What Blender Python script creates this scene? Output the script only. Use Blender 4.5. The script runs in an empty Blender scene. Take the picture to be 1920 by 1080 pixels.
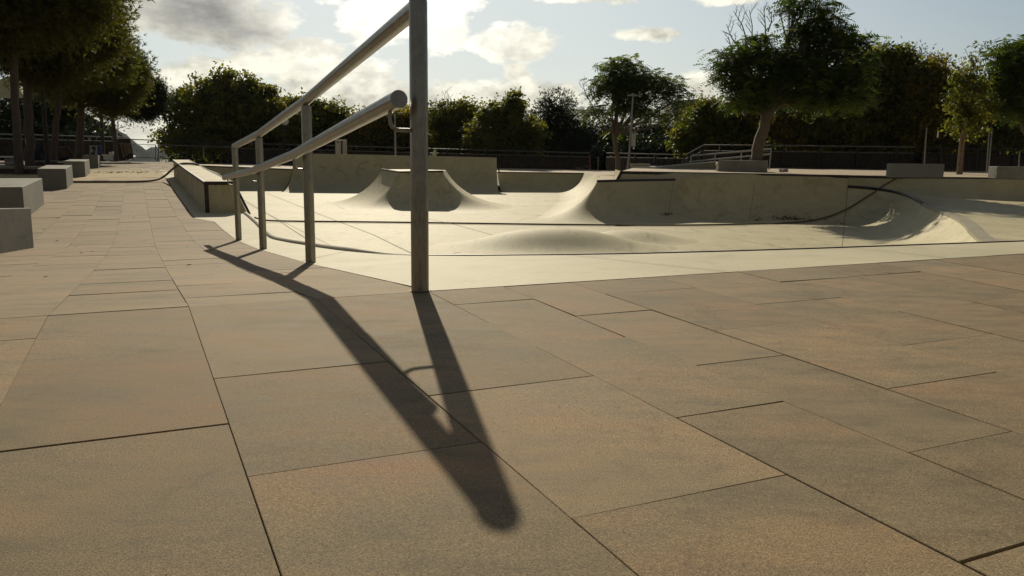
import bpy, math, random
import numpy as np
from mathutils import Vector, Matrix
random.seed(7)
C = bpy.context.scene.collection
F = 1500.0; PIT = math.atan(248 / 1500.0); ROLL = 0.012; EYE = 0.467
TH = math.radians(25); CT, ST = math.cos(TH), math.sin(TH)

# ------------------------------------------------------------------ measuring helpers
def ray(x, y):
    u = (x - 960) / F; v = -(y - 540) / F
    c, s = math.cos(ROLL), math.sin(ROLL)
    a = u * c - v * s; b = v * c + u * s
    cp, sp = math.cos(PIT), math.sin(PIT)
    return (a, cp + b * sp, -sp + b * cp)
def W(x, y, Y):
    d = ray(x, y); t = Y / d[1]
    return Vector((d[0] * t, Y, EYE + d[2] * t))
def onz(x, y, z):
    d = ray(x, y); t = (z - EYE) / d[2]
    return Vector((d[0] * t, d[1] * t, z))
KN = [(2.6, 0), (4.93, -.195), (7.1, -.35), (8.77, -.44), (10, -.46), (13, -.46), (18, -.37), (24, -.23), (30, -.16), (60, -.1), (400, -.1)]
def zv(v):
    if v <= KN[0][0]: return 0.0
    for (a, za), (b, zb) in zip(KN, KN[1:]):
        if v <= b:
            return za + (zb - za) * (v - a) / (b - a)
    return KN[-1][1]
def uv2(u, v): return (u * CT - v * ST, u * ST + v * CT)
def UV(u, v, dz=0.0):
    x, y = uv2(u, v); return Vector((x, y, zv(v) + dz))
def px_at(p):      # metres per photo pixel at a depth
    return p / F

# ------------------------------------------------------------------ materials
def newmat(name):
    m = bpy.data.materials.new(name); m.use_nodes = True
    nt = m.node_tree; b = nt.nodes['Principled BSDF']
    return m, nt, b
def N(nt, t, **k):
    n = nt.nodes.new(t)
    for a, v in k.items(): setattr(n, a, v)
    return n
def ramp(nt, src, stops):
    r = N(nt, 'ShaderNodeValToRGB')
    e = r.color_ramp.elements
    while len(e) < len(stops): e.new(0.5)
    for el, (p, c) in zip(e, stops):
        el.position = p; el.color = (c[0], c[1], c[2], 1) if not isinstance(c, (int, float)) else (c, c, c, 1)
    nt.links.new(src, r.inputs[0]); return r
def noise(nt, vec, scale, detail=4, rough=.55, dist=0.0):
    n = N(nt, 'ShaderNodeTexNoise'); n.inputs['Scale'].default_value = scale
    n.inputs['Detail'].default_value = detail; n.inputs['Roughness'].default_value = rough
    n.inputs['Distortion'].default_value = dist
    if vec is not None: nt.links.new(vec, n.inputs['Vector'])
    return n
def mixc(nt, a, b, fac, mode='MIX'):
    m = N(nt, 'ShaderNodeMix', data_type='RGBA', blend_type=mode)
    for sock, v in ((m.inputs[0], fac), (m.inputs[6], a), (m.inputs[7], b)):
        if isinstance(v, (int, float)): sock.default_value = v
        elif isinstance(v, tuple): sock.default_value = (*v[:3], 1)
        else: nt.links.new(v, sock)
    return m.outputs[2]
def mth(nt, op, a, b=None, c=None, clamp=False):
    m = N(nt, 'ShaderNodeMath', operation=op); m.use_clamp = clamp
    for i, v in enumerate((a, b, c)):
        if v is None: continue
        if isinstance(v, (int, float)): m.inputs[i].default_value = v
        else: nt.links.new(v, m.inputs[i])
    return m.outputs[0]
def geo(nt, scale=None, rotz=0):
    g = N(nt, 'ShaderNodeNewGeometry')
    if scale is None: return g.outputs['Position']
    mp = N(nt, 'ShaderNodeMapping'); mp.inputs['Scale'].default_value = scale
    mp.inputs['Rotation'].default_value[2] = rotz
    nt.links.new(g.outputs['Position'], mp.inputs['Vector']); return mp.outputs[0]
def bump(nt, b, h, strength=.3, dist=.01):
    bp = N(nt, 'ShaderNodeBump'); bp.inputs['Strength'].default_value = strength; bp.inputs['Distance'].default_value = dist
    nt.links.new(h, bp.inputs['Height']); nt.links.new(bp.outputs[0], b.inputs['Normal'])

def mat_slab():
    m, nt, b = newmat('paving_slab')
    at = N(nt, 'ShaderNodeAttribute', attribute_name='tone')
    ofs = N(nt, 'ShaderNodeVectorMath', operation='ADD')
    sc = N(nt, 'ShaderNodeVectorMath', operation='SCALE'); sc.inputs['Scale'].default_value = 37.0
    nt.links.new(at.outputs['Color'], sc.inputs[0])
    nt.links.new(geo(nt), ofs.inputs[0]); nt.links.new(sc.outputs[0], ofs.inputs[1])
    mp = N(nt, 'ShaderNodeMapping'); mp.inputs['Rotation'].default_value[2] = -0.25; mp.inputs['Scale'].default_value = (1, 2.4, 1)
    nt.links.new(ofs.outputs[0], mp.inputs[0])
    big = noise(nt, mp.outputs[0], 1.9, 4, .6, .4)
    c1 = ramp(nt, big.outputs[0], [(.24, (.165, .130, .078)), (.44, (.220, .168, .095)), (.58, (.255, .180, .098)), (.78, (.29, .178, .096))])
    med = noise(nt, mp.outputs[0], 7.5, 5, .7, .3)
    c2 = ramp(nt, med.outputs[0], [(.30, .74), (.5, 1.0), (.70, 1.18)])
    c = mixc(nt, c1.outputs[0], c2.outputs[0], 1.0, 'MULTIPLY')
    blu = noise(nt, ofs.outputs[0], 1.1, 3, .5)
    bf = ramp(nt, blu.outputs[0], [(.60, 0.0), (.74, .35)])
    c = mixc(nt, c, (.19, .17, .12), bf.outputs[0])
    gr = noise(nt, geo(nt), 430, 2, .8)
    g2 = ramp(nt, gr.outputs[0], [(.34, .42), (.45, .92), (.56, 1.04), (.64, 1.45), (.70, 2.0)])
    c = mixc(nt, c, g2.outputs[0], 1.0, 'MULTIPLY')
    gr3 = noise(nt, geo(nt), 130, 2, .7)
    g3 = ramp(nt, gr3.outputs[0], [(.28, .60), (.36, .97), (.62, 1.02), (.70, 1.2)])
    c = mixc(nt, c, g3.outputs[0], .8, 'MULTIPLY')
    st = noise(nt, geo(nt, (2.2, 1.0, 1), .5), 2.1, 6, .72, 1.2)
    sr = ramp(nt, st.outputs[0], [(.32, .72), (.42, 1.0)])
    c = mixc(nt, c, sr.outputs[0], .7, 'MULTIPLY')
    dv = N(nt, 'ShaderNodeVectorMath', operation='DISTANCE'); dv.inputs[1].default_value = (-11.6, 23.6, 0); nt.links.new(geo(nt), dv.inputs[0])
    dn = noise(nt, geo(nt), .9, 6, .7, .6)
    df = mth(nt, 'MULTIPLY', ramp(nt, mth(nt, 'ADD', mth(nt, 'MULTIPLY', dv.outputs['Value'], -.13), mth(nt, 'MULTIPLY', dn.outputs[0], 1.5)), [(.0, 0.0), (.55, 1.0)]).outputs[0], .75)
    c = mixc(nt, c, (.40, .31, .15), df)
    tv = ramp(nt, at.outputs['Fac'], [(.2, .86), (.8, 1.1)])
    c = mixc(nt, c, tv.outputs[0], 1.0, 'MULTIPLY')
    nt.links.new(c, b.inputs['Base Color'])
    rr = ramp(nt, med.outputs[0], [(.3, .78), (.7, .9)]); nt.links.new(rr.outputs[0], b.inputs['Roughness'])
    b.inputs['Specular IOR Level'].default_value = .18
    bump(nt, b, gr.outputs[0], .45, .0014)
    return m
def mat_conc(name, a, bcol, stain=.25, scale=1.0, streak=True, grain=60, rough=.75, rust=None, bs=.25, lo=.72, scuff=0.0, gc=.0):
    m, nt, b = newmat(name)
    n1 = noise(nt, geo(nt), .55 * scale, 5, .6, .5)
    c1 = ramp(nt, n1.outputs[0], [(.3, a), (.7, bcol)])
    n2 = noise(nt, geo(nt, (1, 3.5, 1), .2) if streak else geo(nt), 2.2 * scale, 6, .7, .6)
    c2 = ramp(nt, n2.outputs[0], [(.25, lo), (.42, .98), (.6, 1.0), (.75, 1.07)])
    c = mixc(nt, c1.outputs[0], c2.outputs[0], stain * 2.2 if stain < .45 else 1.0, 'MULTIPLY')
    n3 = noise(nt, geo(nt), grain, 3, .7)
    c3 = ramp(nt, n3.outputs[0], [(.3, .85), (.7, 1.12)])
    c = mixc(nt, c, c3.outputs[0], .7, 'MULTIPLY')
    if gc:
        c3b = ramp(nt, n3.outputs[0], [(.36, .5), (.46, 1.0), (.56, 1.0), (.66, 1.5)]); c = mixc(nt, c, c3b.outputs[0], gc, 'MULTIPLY')
    if scuff:
        n5 = noise(nt, geo(nt, (1, .4, 1), .25), 2.6, 6, .62, .8)
        f5 = ramp(nt, n5.outputs[0], [(.34, .74), (.44, .98), (.55, 1.0), (.66, 1.12)])
        c = mixc(nt, c, f5.outputs[0], scuff, 'MULTIPLY')
        n6 = noise(nt, geo(nt, (1, 1, 1)), 17, 4, .6, 2.0)
        f6 = ramp(nt, n6.outputs[0], [(.33, .62), (.385, 1.0), (.63, 1.0), (.69, 1.2)])
        c = mixc(nt, c, f6.outputs[0], scuff, 'MULTIPLY')
    if rust:
        n4 = noise(nt, geo(nt, (1, 1, .45)), rust[1], 6, .75, 1.0)
        f = ramp(nt, n4.outputs[0], [(.53, 0.0), (.70, rust[2])])
        c = mixc(nt, c, rust[0], f.outputs[0])
    nt.links.new(c, b.inputs['Base Color']); b.inputs['Roughness'].default_value = rough
    b.inputs['Specular IOR Level'].default_value = .15
    bump(nt, b, n3.outputs[0], bs, .004)
    return m
def mat_plain(name, col, rough=.6, metal=0.0, var=.2, sc=8, emit=None):
    m, nt, b = newmat(name)
    n = noise(nt, geo(nt), sc, 4, .6)
    r = ramp(nt, n.outputs[0], [(.3, tuple(x * (1 - var) for x in col)), (.7, tuple(min(1, x * (1 + var)) for x in col))])
    nt.links.new(r.outputs[0], b.inputs['Base Color'])
    b.inputs['Roughness'].default_value = rough; b.inputs['Metallic'].default_value = metal
    return m
def mat_steel():
    m, nt, b = newmat('weathered_steel')
    n = noise(nt, geo(nt, (1, 1, 1)), 14, 5, .7, .4)
    r = ramp(nt, n.outputs[0], [(.3, (.22, .21, .19)), (.55, (.275, .265, .235)), (.75, (.33, .315, .28))])
    n2 = noise(nt, geo(nt, (16, 16, .8)), 22, 3, .6)
    r2 = ramp(nt, n2.outputs[0], [(.3, .72), (.7, 1.15)])
    c = mixc(nt, r.outputs[0], r2.outputs[0], .8, 'MULTIPLY')
    sp = noise(nt, geo(nt), 95, 3, .8)
    spr = ramp(nt, sp.outputs[0], [(.22, .6), (.30, 1.0)])
    c = mixc(nt, c, spr.outputs[0], .8, 'MULTIPLY')
    nt.links.new(c, b.inputs['Base Color'])
    b.inputs['Metallic'].default_value = .95
    rr = ramp(nt, n2.outputs[0], [(.3, .26), (.7, .42)]); nt.links.new(rr.outputs[0], b.inputs['Roughness'])
    bump(nt, b, sp.outputs[0], .12, .001)
    return m
def mat_leaf(name, dark, light, trans=.45, yellow=None):
    m = bpy.data.materials.new(name); m.use_nodes = True; nt = m.node_tree; nt.nodes.clear()
    out = N(nt, 'ShaderNodeOutputMaterial')
    at = N(nt, 'ShaderNodeAttribute', attribute_name='tone')
    stops = [(.1, dark), (.75, light)]
    if yellow: stops = [(.1, dark), (.55, light), (.85, yellow)]
    r = ramp(nt, at.outputs['Fac'], stops)
    d = N(nt, 'ShaderNodeBsdfPrincipled'); d.inputs['Roughness'].default_value = .55
    d.inputs['Specular IOR Level'].default_value = .25
    t = N(nt, 'ShaderNodeBsdfTranslucent')
    nt.links.new(r.outputs[0], d.inputs['Base Color'])
    tc = mixc(nt, r.outputs[0], (1.5, 1.6, .55), 1.0, 'MULTIPLY')
    nt.links.new(tc, t.inputs[0])
    mx = N(nt, 'ShaderNodeMixShader'); mx.inputs[0].default_value = trans
    nt.links.new(d.outputs[0], mx.inputs[1]); nt.links.new(t.outputs[0], mx.inputs[2]); nt.links.new(mx.outputs[0], out.inputs[0])
    return m
def mat_bark(name, a, b_):
    m, nt, b = newmat(name)
    n = noise(nt, geo(nt, (1, 1, .25)), 16, 6, .75, .5)
    r = ramp(nt, n.outputs[0], [(.3, a), (.7, b_)])
    nt.links.new(r.outputs[0], b.inputs['Base Color']); b.inputs['Roughness'].default_value = .9
    bump(nt, b, n.outputs[0], .6, .02); return m

M = {}
M['slab'] = mat_slab()
M['bed'] = mat_plain('joint_sand', (.018, .013, .01), .95, 0, .3, 40)
M['apron'] = mat_conc('pale_apron_concrete', (.40, .36, .235), (.49, .44, .30), .3, 1.6, True, 90, .72, lo=.80, scuff=.55)
M['bowl'] = mat_conc('pale_bowl_concrete', (.40, .352, .215), (.49, .438, .28), .35, .7, True, 40, .7, lo=.76, scuff=.9)
M['wall'] = mat_conc('ramp_concrete', (.40, .352, .215), (.46, .405, .25), .35, .8, False, 40, .72, rust=((.33, .28, .15), .8, .5), lo=.78, scuff=.5)
M['wallr'] = mat_conc('stained_ramp_concrete', (.41, .352, .205), (.47, .405, .245), .4, 1.0, False, 40, .72, rust=((.26, .18, .075), 1.5, .55), lo=.72, scuff=.6)
M['deck'] = mat_conc('pinkish_deck', (.36, .29, .20), (.43, .345, .24), .4, 1.2, True, 30, .8)
M['block'] = mat_conc('grey_granite', (.19, .18, .15), (.25, .235, .195), .4, 2.0, False, 190, .75, scuff=.5, gc=1.0)
M['ledge'] = mat_conc('ledge_concrete', (.38, .33, .205), (.45, .40, .26), .4, 2.0, False, 60, .7, rust=((.25, .15, .05), 2.6, .8), scuff=.6)
M['curb'] = mat_conc('grey_curb', (.27, .245, .18), (.34, .305, .225), .4, 3.0, False, 60, .7)
M['steel'] = mat_steel()
M['angle'] = mat_plain('dark_steel_angle', (.035, .025, .024), .5, .5, .7, 7)
M['galv'] = mat_plain('galvanised_steel', (.28, .28, .26), .5, .7, .2, 20)
M['rail'] = mat_plain('dull_fence_rail', (.16, .15, .13), .55, .4, .25, 9)
M['railD'] = mat_plain('dark_fence_post', (.03, .026, .024), .7, .1, .3, 9)
M['panel'] = mat_plain('dark_timber', (.036, .026, .02), .85, 0, .45, 5)
M['hose'] = mat_plain('dusty_rubber', (.11, .08, .05), .8, 0, .3, 12)
M['brick'] = mat_plain('brown_planter', (.075, .045, .035), .85, 0, .3, 6)
M['cap'] = mat_plain('wall_cap', (.22, .20, .165), .8, 0, .2, 6)
M['white'] = mat_plain('white_paint', (.62, .61, .54), .6, 0, .12, 6)
M['signw'] = mat_plain('dull_white_board', (.42, .41, .33), .6, 0, .12, 5)
M['blue'] = mat_plain('blue_vinyl', (.02, .025, .16), .5, 0, .2, 9)
M['greenish'] = mat_plain('green_white_print', (.28, .32, .24), .6, 0, .5, 14)
M['black'] = mat_plain('black_print', (.012, .013, .02), .6, 0, .2, 9)
M['sail'] = mat_plain('tan_canopy', (.42, .38, .20), .8, 0, .08, 3)
M['bldg'] = mat_plain('tan_render', (.30, .23, .15), .9, 0, .15, .6)
M['roof'] = mat_plain('grey_roof', (.14, .125, .105), .9, 0, .2, .6)
M['glassw'] = mat_plain('frosted_globe', (.6, .6, .55), .2, 0, .3, 9)
M['soil'] = mat_plain('dry_soil', (.10, .08, .055), .95, 0, .4, .8)
M['hill'] = mat_plain('hill_scrub', (.045, .048, .045), .95, 0, .35, .01)
M['hill'].node_tree.nodes['Principled BSDF'].inputs['Specular IOR Level'].default_value = 0
M['stake'] = mat_plain('timber_stake', (.20, .145, .08), .85, 0, .3, 9)
M['litter'] = mat_plain('dry_leaf', (.07, .035, .018), .9, 0, .5, 60)
M['dust'] = mat_plain('sand_dust', (.34, .27, .15), .95, 0, .2, 12)
M['jacket'] = mat_plain('brown_jacket', (.095, .05, .03), .85, 0, .25, 12)
M['navy'] = mat_plain('navy_cloth', (.014, .016, .024), .85, 0, .25, 12)
M['skin'] = mat_plain('skin', (.33, .2, .14), .6, 0, .1, 12)
M['hair'] = mat_plain('dark_hair', (.018, .012, .01), .6, 0, .2, 30)
M['pineL'] = mat_leaf('pine_needles', (.035, .042, .015), (.115, .12, .032), .45)
M['pineR'] = mat_leaf('rusty_pine_needles', (.036, .040, .015), (.115, .108, .032), .42)
M['broadL'] = mat_leaf('broad_leaves', (.028, .038, .012), (.115, .120, .029), .52, (.21, .175, .036))
M['yellowL'] = mat_leaf('yellowing_leaves', (.036, .042, .014), (.135, .125, .027), .52, (.31, .20, .03))
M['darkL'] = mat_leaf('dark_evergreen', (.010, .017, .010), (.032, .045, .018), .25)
M['fernL'] = mat_leaf('feathery_leaves', (.018, .036, .013), (.070, .102, .028), .46, (.14, .16, .036))
M['barkP'] = mat_bark('pine_bark', (.05, .038, .03), (.11, .08, .06))
M['barkG'] = mat_bark('grey_bark', (.07, .053, .038), (.145, .11, .078))

# ------------------------------------------------------------------ object helpers
def tag(o, label=None, cat=None, group=None, kind=None):
    if label: o['label'] = label
    if cat: o['category'] = cat
    if group: o['group'] = group
    if kind: o['kind'] = kind
    return o
def thing(name, loc, label, cat, group=None):
    o = bpy.data.objects.new(name, None); C.objects.link(o); o.location = loc
    o.empty_display_size = .2
    return tag(o, label, cat, group)
class MB:
    def __init__(s): s.v = []; s.f = []; s.mi = []
    def add(s, vs, fs, mi=0):
        o = len(s.v); s.v += [tuple(p) for p in vs]; s.f += [tuple(i + o for i in f) for f in fs]; s.mi += [mi] * len(fs)
    def quad(s, a, b, c, d, mi=0): s.add([a, b, c, d], [(0, 1, 2, 3)], mi)
    def box(s, c, ex, ey, ez, mi=0, bev=0.0):     # centre + three half-axis vectors
        c, ex, ey, ez = map(Vector, (c, ex, ey, ez))
        vs = [c + ex * i + ey * j + ez * k for k in (-1, 1) for j in (-1, 1) for i in (-1, 1)]
        if ex.cross(ey).dot(ez) < 0:
            fs = [(0, 1, 3, 2), (4, 6, 7, 5), (0, 4, 5, 1), (2, 3, 7, 6), (0, 2, 6, 4), (1, 5, 7, 3)]
        else:
            fs = [(0, 2, 3, 1), (4, 5, 7, 6), (0, 1, 5, 4), (2, 6, 7, 3), (0, 4, 6, 2), (1, 3, 7, 5)]
        s.add(vs, fs, mi)
    def hexa(s, b, t, mi=0):      # bottom quad, top quad, same order
        n = len(b); vs = list(b) + list(t)
        fs = [tuple(reversed(range(n))), tuple(range(n, 2 * n))] + [(i, (i + 1) % n, n + (i + 1) % n, n + i) for i in range(n)]
        s.add(vs, fs, mi)
    def tube(s, pts, rad, seg=10, mi=0, caps=True):
        pts = [Vector(p) for p in pts]; n = len(pts)
        if isinstance(rad, (int, float)): rad = [rad] * n
        tan = []
        for i in range(n):
            a = pts[max(i - 1, 0)]; b = pts[min(i + 1, n - 1)]
            d1 = (pts[i] - a).normalized() if i > 0 else None
            d2 = (b - pts[i]).normalized() if i < n - 1 else None
            t = (d1 + d2) if d1 and d2 else (d1 or d2)
            tan.append(t.normalized())
        up = Vector((0, 0, 1)) if abs(tan[0].z) < .9 else Vector((1, 0, 0))
        nrm = (up - tan[0] * up.dot(tan[0])).normalized()
        o = len(s.v)
        for i in range(n):
            nrm = (nrm - tan[i] * nrm.dot(tan[i])).normalized()
            bi = tan[i].cross(nrm)
            for k in range(seg):
                a = 2 * math.pi * k / seg
                s.v.append(tuple(pts[i] + (nrm * math.cos(a) + bi * math.sin(a)) * rad[i]))
        for i in range(n - 1):
            for k in range(seg):
                k2 = (k + 1) % seg
                s.f.append((o + i * seg + k, o + i * seg + k2, o + (i + 1) * seg + k2, o + (i + 1) * seg + k)); s.mi.append(mi)
        if caps:
            s.f.append(tuple(o + k for k in reversed(range(seg)))); s.mi.append(mi)
            s.f.append(tuple(o + (n - 1) * seg + k for k in range(seg))); s.mi.append(mi)
    def build(s, name, mats, parent=None, smooth=False, bevel=0, autosm=True):
        if not isinstance(mats, (list, tuple)): mats = [mats]
        me = bpy.data.meshes.new(name)
        off = Vector(parent.location) if parent is not None and parent.type == 'EMPTY' else Vector((0, 0, 0))
        if parent is not None and parent.type != 'EMPTY': off = Vector(parent.get('_off', (0, 0, 0)))
        me.from_pydata([tuple(Vector(p) - off) for p in s.v], [], s.f)
        for m in mats: me.materials.append(m)
        me.polygons.foreach_set('material_index', s.mi)
        if smooth:
            me.polygons.foreach_set('use_smooth', [True] * len(s.f))
            me.set_sharp_from_angle(angle=math.radians(40))
        me.update()
        o = bpy.data.objects.new(name, me); C.objects.link(o)
        if parent is not None: o.parent = parent
        if bevel:
            md = o.modifiers.new('bev', 'BEVEL'); md.width = bevel; md.segments = 2; md.limit_method = 'ANGLE'
        return o
def copy_tree(src, loc, label=None):
    r = src.copy(); C.objects.link(r); r.location = loc
    if label: r['label'] = label
    for ch in list(src.children):
        c = ch.copy(); C.objects.link(c); c.parent = r
        for g in list(ch.children):
            d = g.copy(); C.objects.link(d); d.parent = c
    return r

# ------------------------------------------------------------------ camera, light, sky
sc = bpy.context.scene
cam = bpy.data.cameras.new('camera'); co = bpy.data.objects.new('camera', cam); C.objects.link(co)
cam.sensor_width = 36; cam.lens = 36 * F / 1920; cam.clip_end = 20000; cam.clip_start = .02
c_, s_ = math.cos(ROLL), math.sin(ROLL); cp, sp = math.cos(PIT), math.sin(PIT)
right = Vector((c_, s_ * sp, s_ * cp)); upv = Vector((-s_, c_ * sp, c_ * cp)); fw = Vector((0, cp, -sp))
mw = Matrix((( right.x, upv.x, -fw.x, 0), (right.y, upv.y, -fw.y, 0), (right.z, upv.z, -fw.z, EYE), (0, 0, 0, 1)))
co.matrix_world = mw; sc.camera = co

SUN = Vector((-.306, 1.757, .968)).normalized()
sl = bpy.data.lights.new('sun', 'SUN'); sl.energy = 4.3; sl.angle = math.radians(.53); sl.color = (1.0, .90, .70)
so = bpy.data.objects.new('sun', sl); C.objects.link(so); so.rotation_euler = SUN.to_track_quat('Z', 'Y').to_euler(); so.location = (0, 0, 30)
w = bpy.data.worlds.new('World'); sc.world = w; w.use_nodes = True; nt = w.node_tree; nt.nodes.clear()
wo = N(nt, 'ShaderNodeOutputWorld'); bg = N(nt, 'ShaderNodeBackground'); bg.inputs[1].default_value = .055
sky = N(nt, 'ShaderNodeTexSky', sky_type='NISHITA'); sky.sun_disc = False
sky.sun_elevation = math.asin(SUN.z); sky.sun_rotation = math.atan2(SUN.x, SUN.y); sky.air_density = 1.0; sky.dust_density = 1.2; sky.ozone_density = 1.2; sky.altitude = 50
tc = N(nt, 'ShaderNodeTexCoord'); sep = N(nt, 'ShaderNodeSeparateXYZ'); nt.links.new(tc.outputs['Generated'], sep.inputs[0])
az = mth(nt, 'ARCTAN2', sep.outputs[0], sep.outputs[1]); el = mth(nt, 'ARCSINE', sep.outputs[2])
comb = N(nt, 'ShaderNodeCombineXYZ'); nt.links.new(az, comb.inputs[0]); nt.links.new(mth(nt, 'MULTIPLY', el, 1.7), comb.inputs[1])
n1 = noise(nt, comb.outputs[0], 9.0, 9, .58, .15)
n2 = noise(nt, comb.outputs[0], 26.0, 8, .6, .1)
def azel(x, y):
    d = Vector(ray(x, y)).normalized(); return math.atan2(d.x, d.y), math.asin(d.z)
def blob(x, y, rx, ry, wgt):
    a, e = azel(x, y); a2, _ = azel(x + rx, y); _, e2 = azel(x, y - ry)
    da = mth(nt, 'MULTIPLY', mth(nt, 'SUBTRACT', az, a), 1 / abs(a2 - a)); de = mth(nt, 'MULTIPLY', mth(nt, 'SUBTRACT', el, e), 1 / abs(e2 - e))
    r = mth(nt, 'SQRT', mth(nt, 'ADD', mth(nt, 'MULTIPLY', da, da), mth(nt, 'MULTIPLY', de, de)))
    return mth(nt, 'MULTIPLY', mth(nt, 'SUBTRACT', 1.0, mth(nt, 'MULTIPLY', r, .5), clamp=True), wgt)
def union(lst):
    o = blob(*lst[0])
    for b_ in lst[1:]: o = mth(nt, 'MAXIMUM', o, blob(*b_))
    return o
dens = union([(365, 22, 165, 62, 1.0), (528, 42, 20, 40, .66), (618, 0, 48, 17, .7), (695, 42, 70, 56, .95), (600, 92, 76, 28, .80), (790, -5, 110, 40, 1.0),
              (838, 55, 52, 55, .95), (965, 80, 100, 34, .95), (968, 152, 30, 42, .72), (1040, 172, 90, 24, .74), (400, 150, 130, 46, .78), (640, 175, 200, 75, .95), (330, 185, 110, 60, .85), (880, 190, 220, 40, .90), (480, 110, 50, 20, .7),
              (1225, 65, 80, 14, .72), (1310, 168, 46, 28, .80), (1375, -2, 70, 18, .78), (1100, -2, 100, 14, .66), (300, 250, 120, 50, .7), (-200, -300, 500, 150, .8), (600, -420, 500, 160, .8), (1500, -500, 500, 120, .7)])
nn = mth(nt, 'ADD', mth(nt, 'MULTIPLY', mth(nt, 'SUBTRACT', n1.outputs[0], .5), 1.5), mth(nt, 'MULTIPLY', mth(nt, 'SUBTRACT', n2.outputs[0], .5), .55))
d3 = mth(nt, 'ADD', dens, nn)
mask = ramp(nt, d3, [(.40, 0.0), (.55, 1.0)])
grey = union([(360, 20, 145, 62, 1.0), (470, 60, 66, 26, .85), (690, 36, 26, 26, .55), (835, 62, 40, 36, .66), (990, 104, 60, 12, .45), (640, 185, 60, 16, .4), (960, 170, 40, 16, .4), (380, 190, 60, 25, .38), (700, 222, 100, 16, .36), (560, 130, 60, 14, .36)])
cmb2 = N(nt, 'ShaderNodeVectorMath', operation='ADD'); cmb2.inputs[1].default_value = (.012, -.03, 0); nt.links.new(comb.outputs[0], cmb2.inputs[0])
n1b = noise(nt, cmb2.outputs[0], 9.0, 9, .58, .15); n2b = noise(nt, cmb2.outputs[0], 26.0, 8, .6, .1)
relief = mth(nt, 'ADD', mth(nt, 'MULTIPLY', mth(nt, 'SUBTRACT', n1.outputs[0], n1b.outputs[0]), 1.6), mth(nt, 'MULTIPLY', mth(nt, 'SUBTRACT', n2.outputs[0], n2b.outputs[0]), .8))
gg = mth(nt, 'ADD', mth(nt, 'ADD', grey, mth(nt, 'MULTIPLY', mth(nt, 'SUBTRACT', n2.outputs[0], .5), .9)), mth(nt, 'MULTIPLY', mth(nt, 'SUBTRACT', n1.outputs[0], .5), .9))
gm = ramp(nt, gg, [(.30, 0.0), (.85, 1.0)])
ccol = mixc(nt, (15.5, 15.0, 12.6), (6.9, 6.8, 6.4), gm.outputs[0])
rl = ramp(nt, mth(nt, 'ADD', relief, .5), [(.30, .66), (.5, .93), (.70, 1.18)])
ccol = mixc(nt, ccol, rl.outputs[0], 1.0, 'MULTIPLY')
gl = ramp(nt, blob(765, -50, 230, 170, 1.0), [(.2, 0.0), (1.0, 1.0)])
ccol = mixc(nt, ccol, (30, 29, 26), mth(nt, 'MULTIPLY', gl.outputs[0], .8))
# thin warm overcast added out of view behind the camera to cut blue skylight
back = ramp(nt, mth(nt, 'ADD', mth(nt, 'MULTIPLY', sep.outputs[1], -1.0), mth(nt, 'MULTIPLY', n1.outputs[0], .4)), [(.0, 0.0), (.5, .65)])
skyb = mixc(nt, sky.outputs[0], (3.0, 2.7, 2.05), back.outputs[0])
skyc = mixc(nt, skyb, (10.6, 12.3, 12.6), mth(nt, 'MULTIPLY', ramp(nt, blob(560, 90, 900, 420, 1.0), [(.1, 0.0), (.75, 1.0)]).outputs[0], .70))
fin = mixc(nt, skyc, ccol, mask.outputs[0])
nt.links.new(fin, bg.inputs[0]); nt.links.new(bg.outputs[0], wo.inputs[0])
vs_ = sc.view_settings; vs_.view_transform = 'Standard'; vs_.look = 'None'; vs_.gamma = 1; vs_.exposure = 0.08
sc.cycles.max_bounces = 5; sc.cycles.diffuse_bounces = 3; sc.cycles.transmission_bounces = 3; sc.cycles.volume_bounces = 0

# ------------------------------------------------------------------ ground and landscape
g = MB(); R0 = 2800; ring = [0, 60, 120, 300, 900, 1600, R0]; seg = 48
for i in range(len(ring) - 1):
    for k in range(seg):
        a, b = 2 * math.pi * k / seg, 2 * math.pi * (k + 1) / seg
        P = lambda r, t: (r * math.sin(t), 30 + r * math.cos(t), -3.0 - (.012 * max(0, r - 60) if r < 900 else 10 + .002 * r))
        if i == 0: g.add([P(0, 0), P(ring[1], a), P(ring[1], b)], [(0, 2, 1)])
        else: g.quad(P(ring[i], a), P(ring[i], b), P(ring[i + 1], b), P(ring[i + 1], a))
tag(g.build('ground', M['soil']), kind='structure')

def hill(name, prof, Y, depth, label=None):
    g = MB(); n = len(prof)
    rows = []
    rng = random.Random(3)
    for j in range(13):
        t = j / 12; row = []
        for (x, y) in prof:
            p = W(x, y, Y); base = -25.0
            prf = math.sin(math.pi * min(1, t * 1.0)) ** .8
            row.append((p.x * (1 + (t - .5) * depth / Y), Y + (t - .5) * depth, base + (p.z - base) * prf * (1 + rng.uniform(-.05, .05) * (0 if j == 6 else 1))))
        rows.append(row)
    for j in range(12):
        for i in range(n - 1): g.quad(rows[j][i], rows[j][i + 1], rows[j + 1][i + 1], rows[j + 1][i])
    o = g.build(name, M['hill'], None, True); return tag(o, kind='structure')
hill('mountain', [(-500, 300), (-200, 235), (60, 200), (150, 212), (190, 230), (213, 241), (222, 245), (230, 249), (237, 252), (244, 259), (252, 265), (259, 271), (266, 275), (272, 280), (279, 290), (300, 297)], 1500, 700)
hill('hills', [(180, 288), (262, 284), (275, 281), (283, 277), (292, 276), (310, 280), (420, 276), (600, 279), (900, 284), (1500, 290)], 2150, 900)

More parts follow.
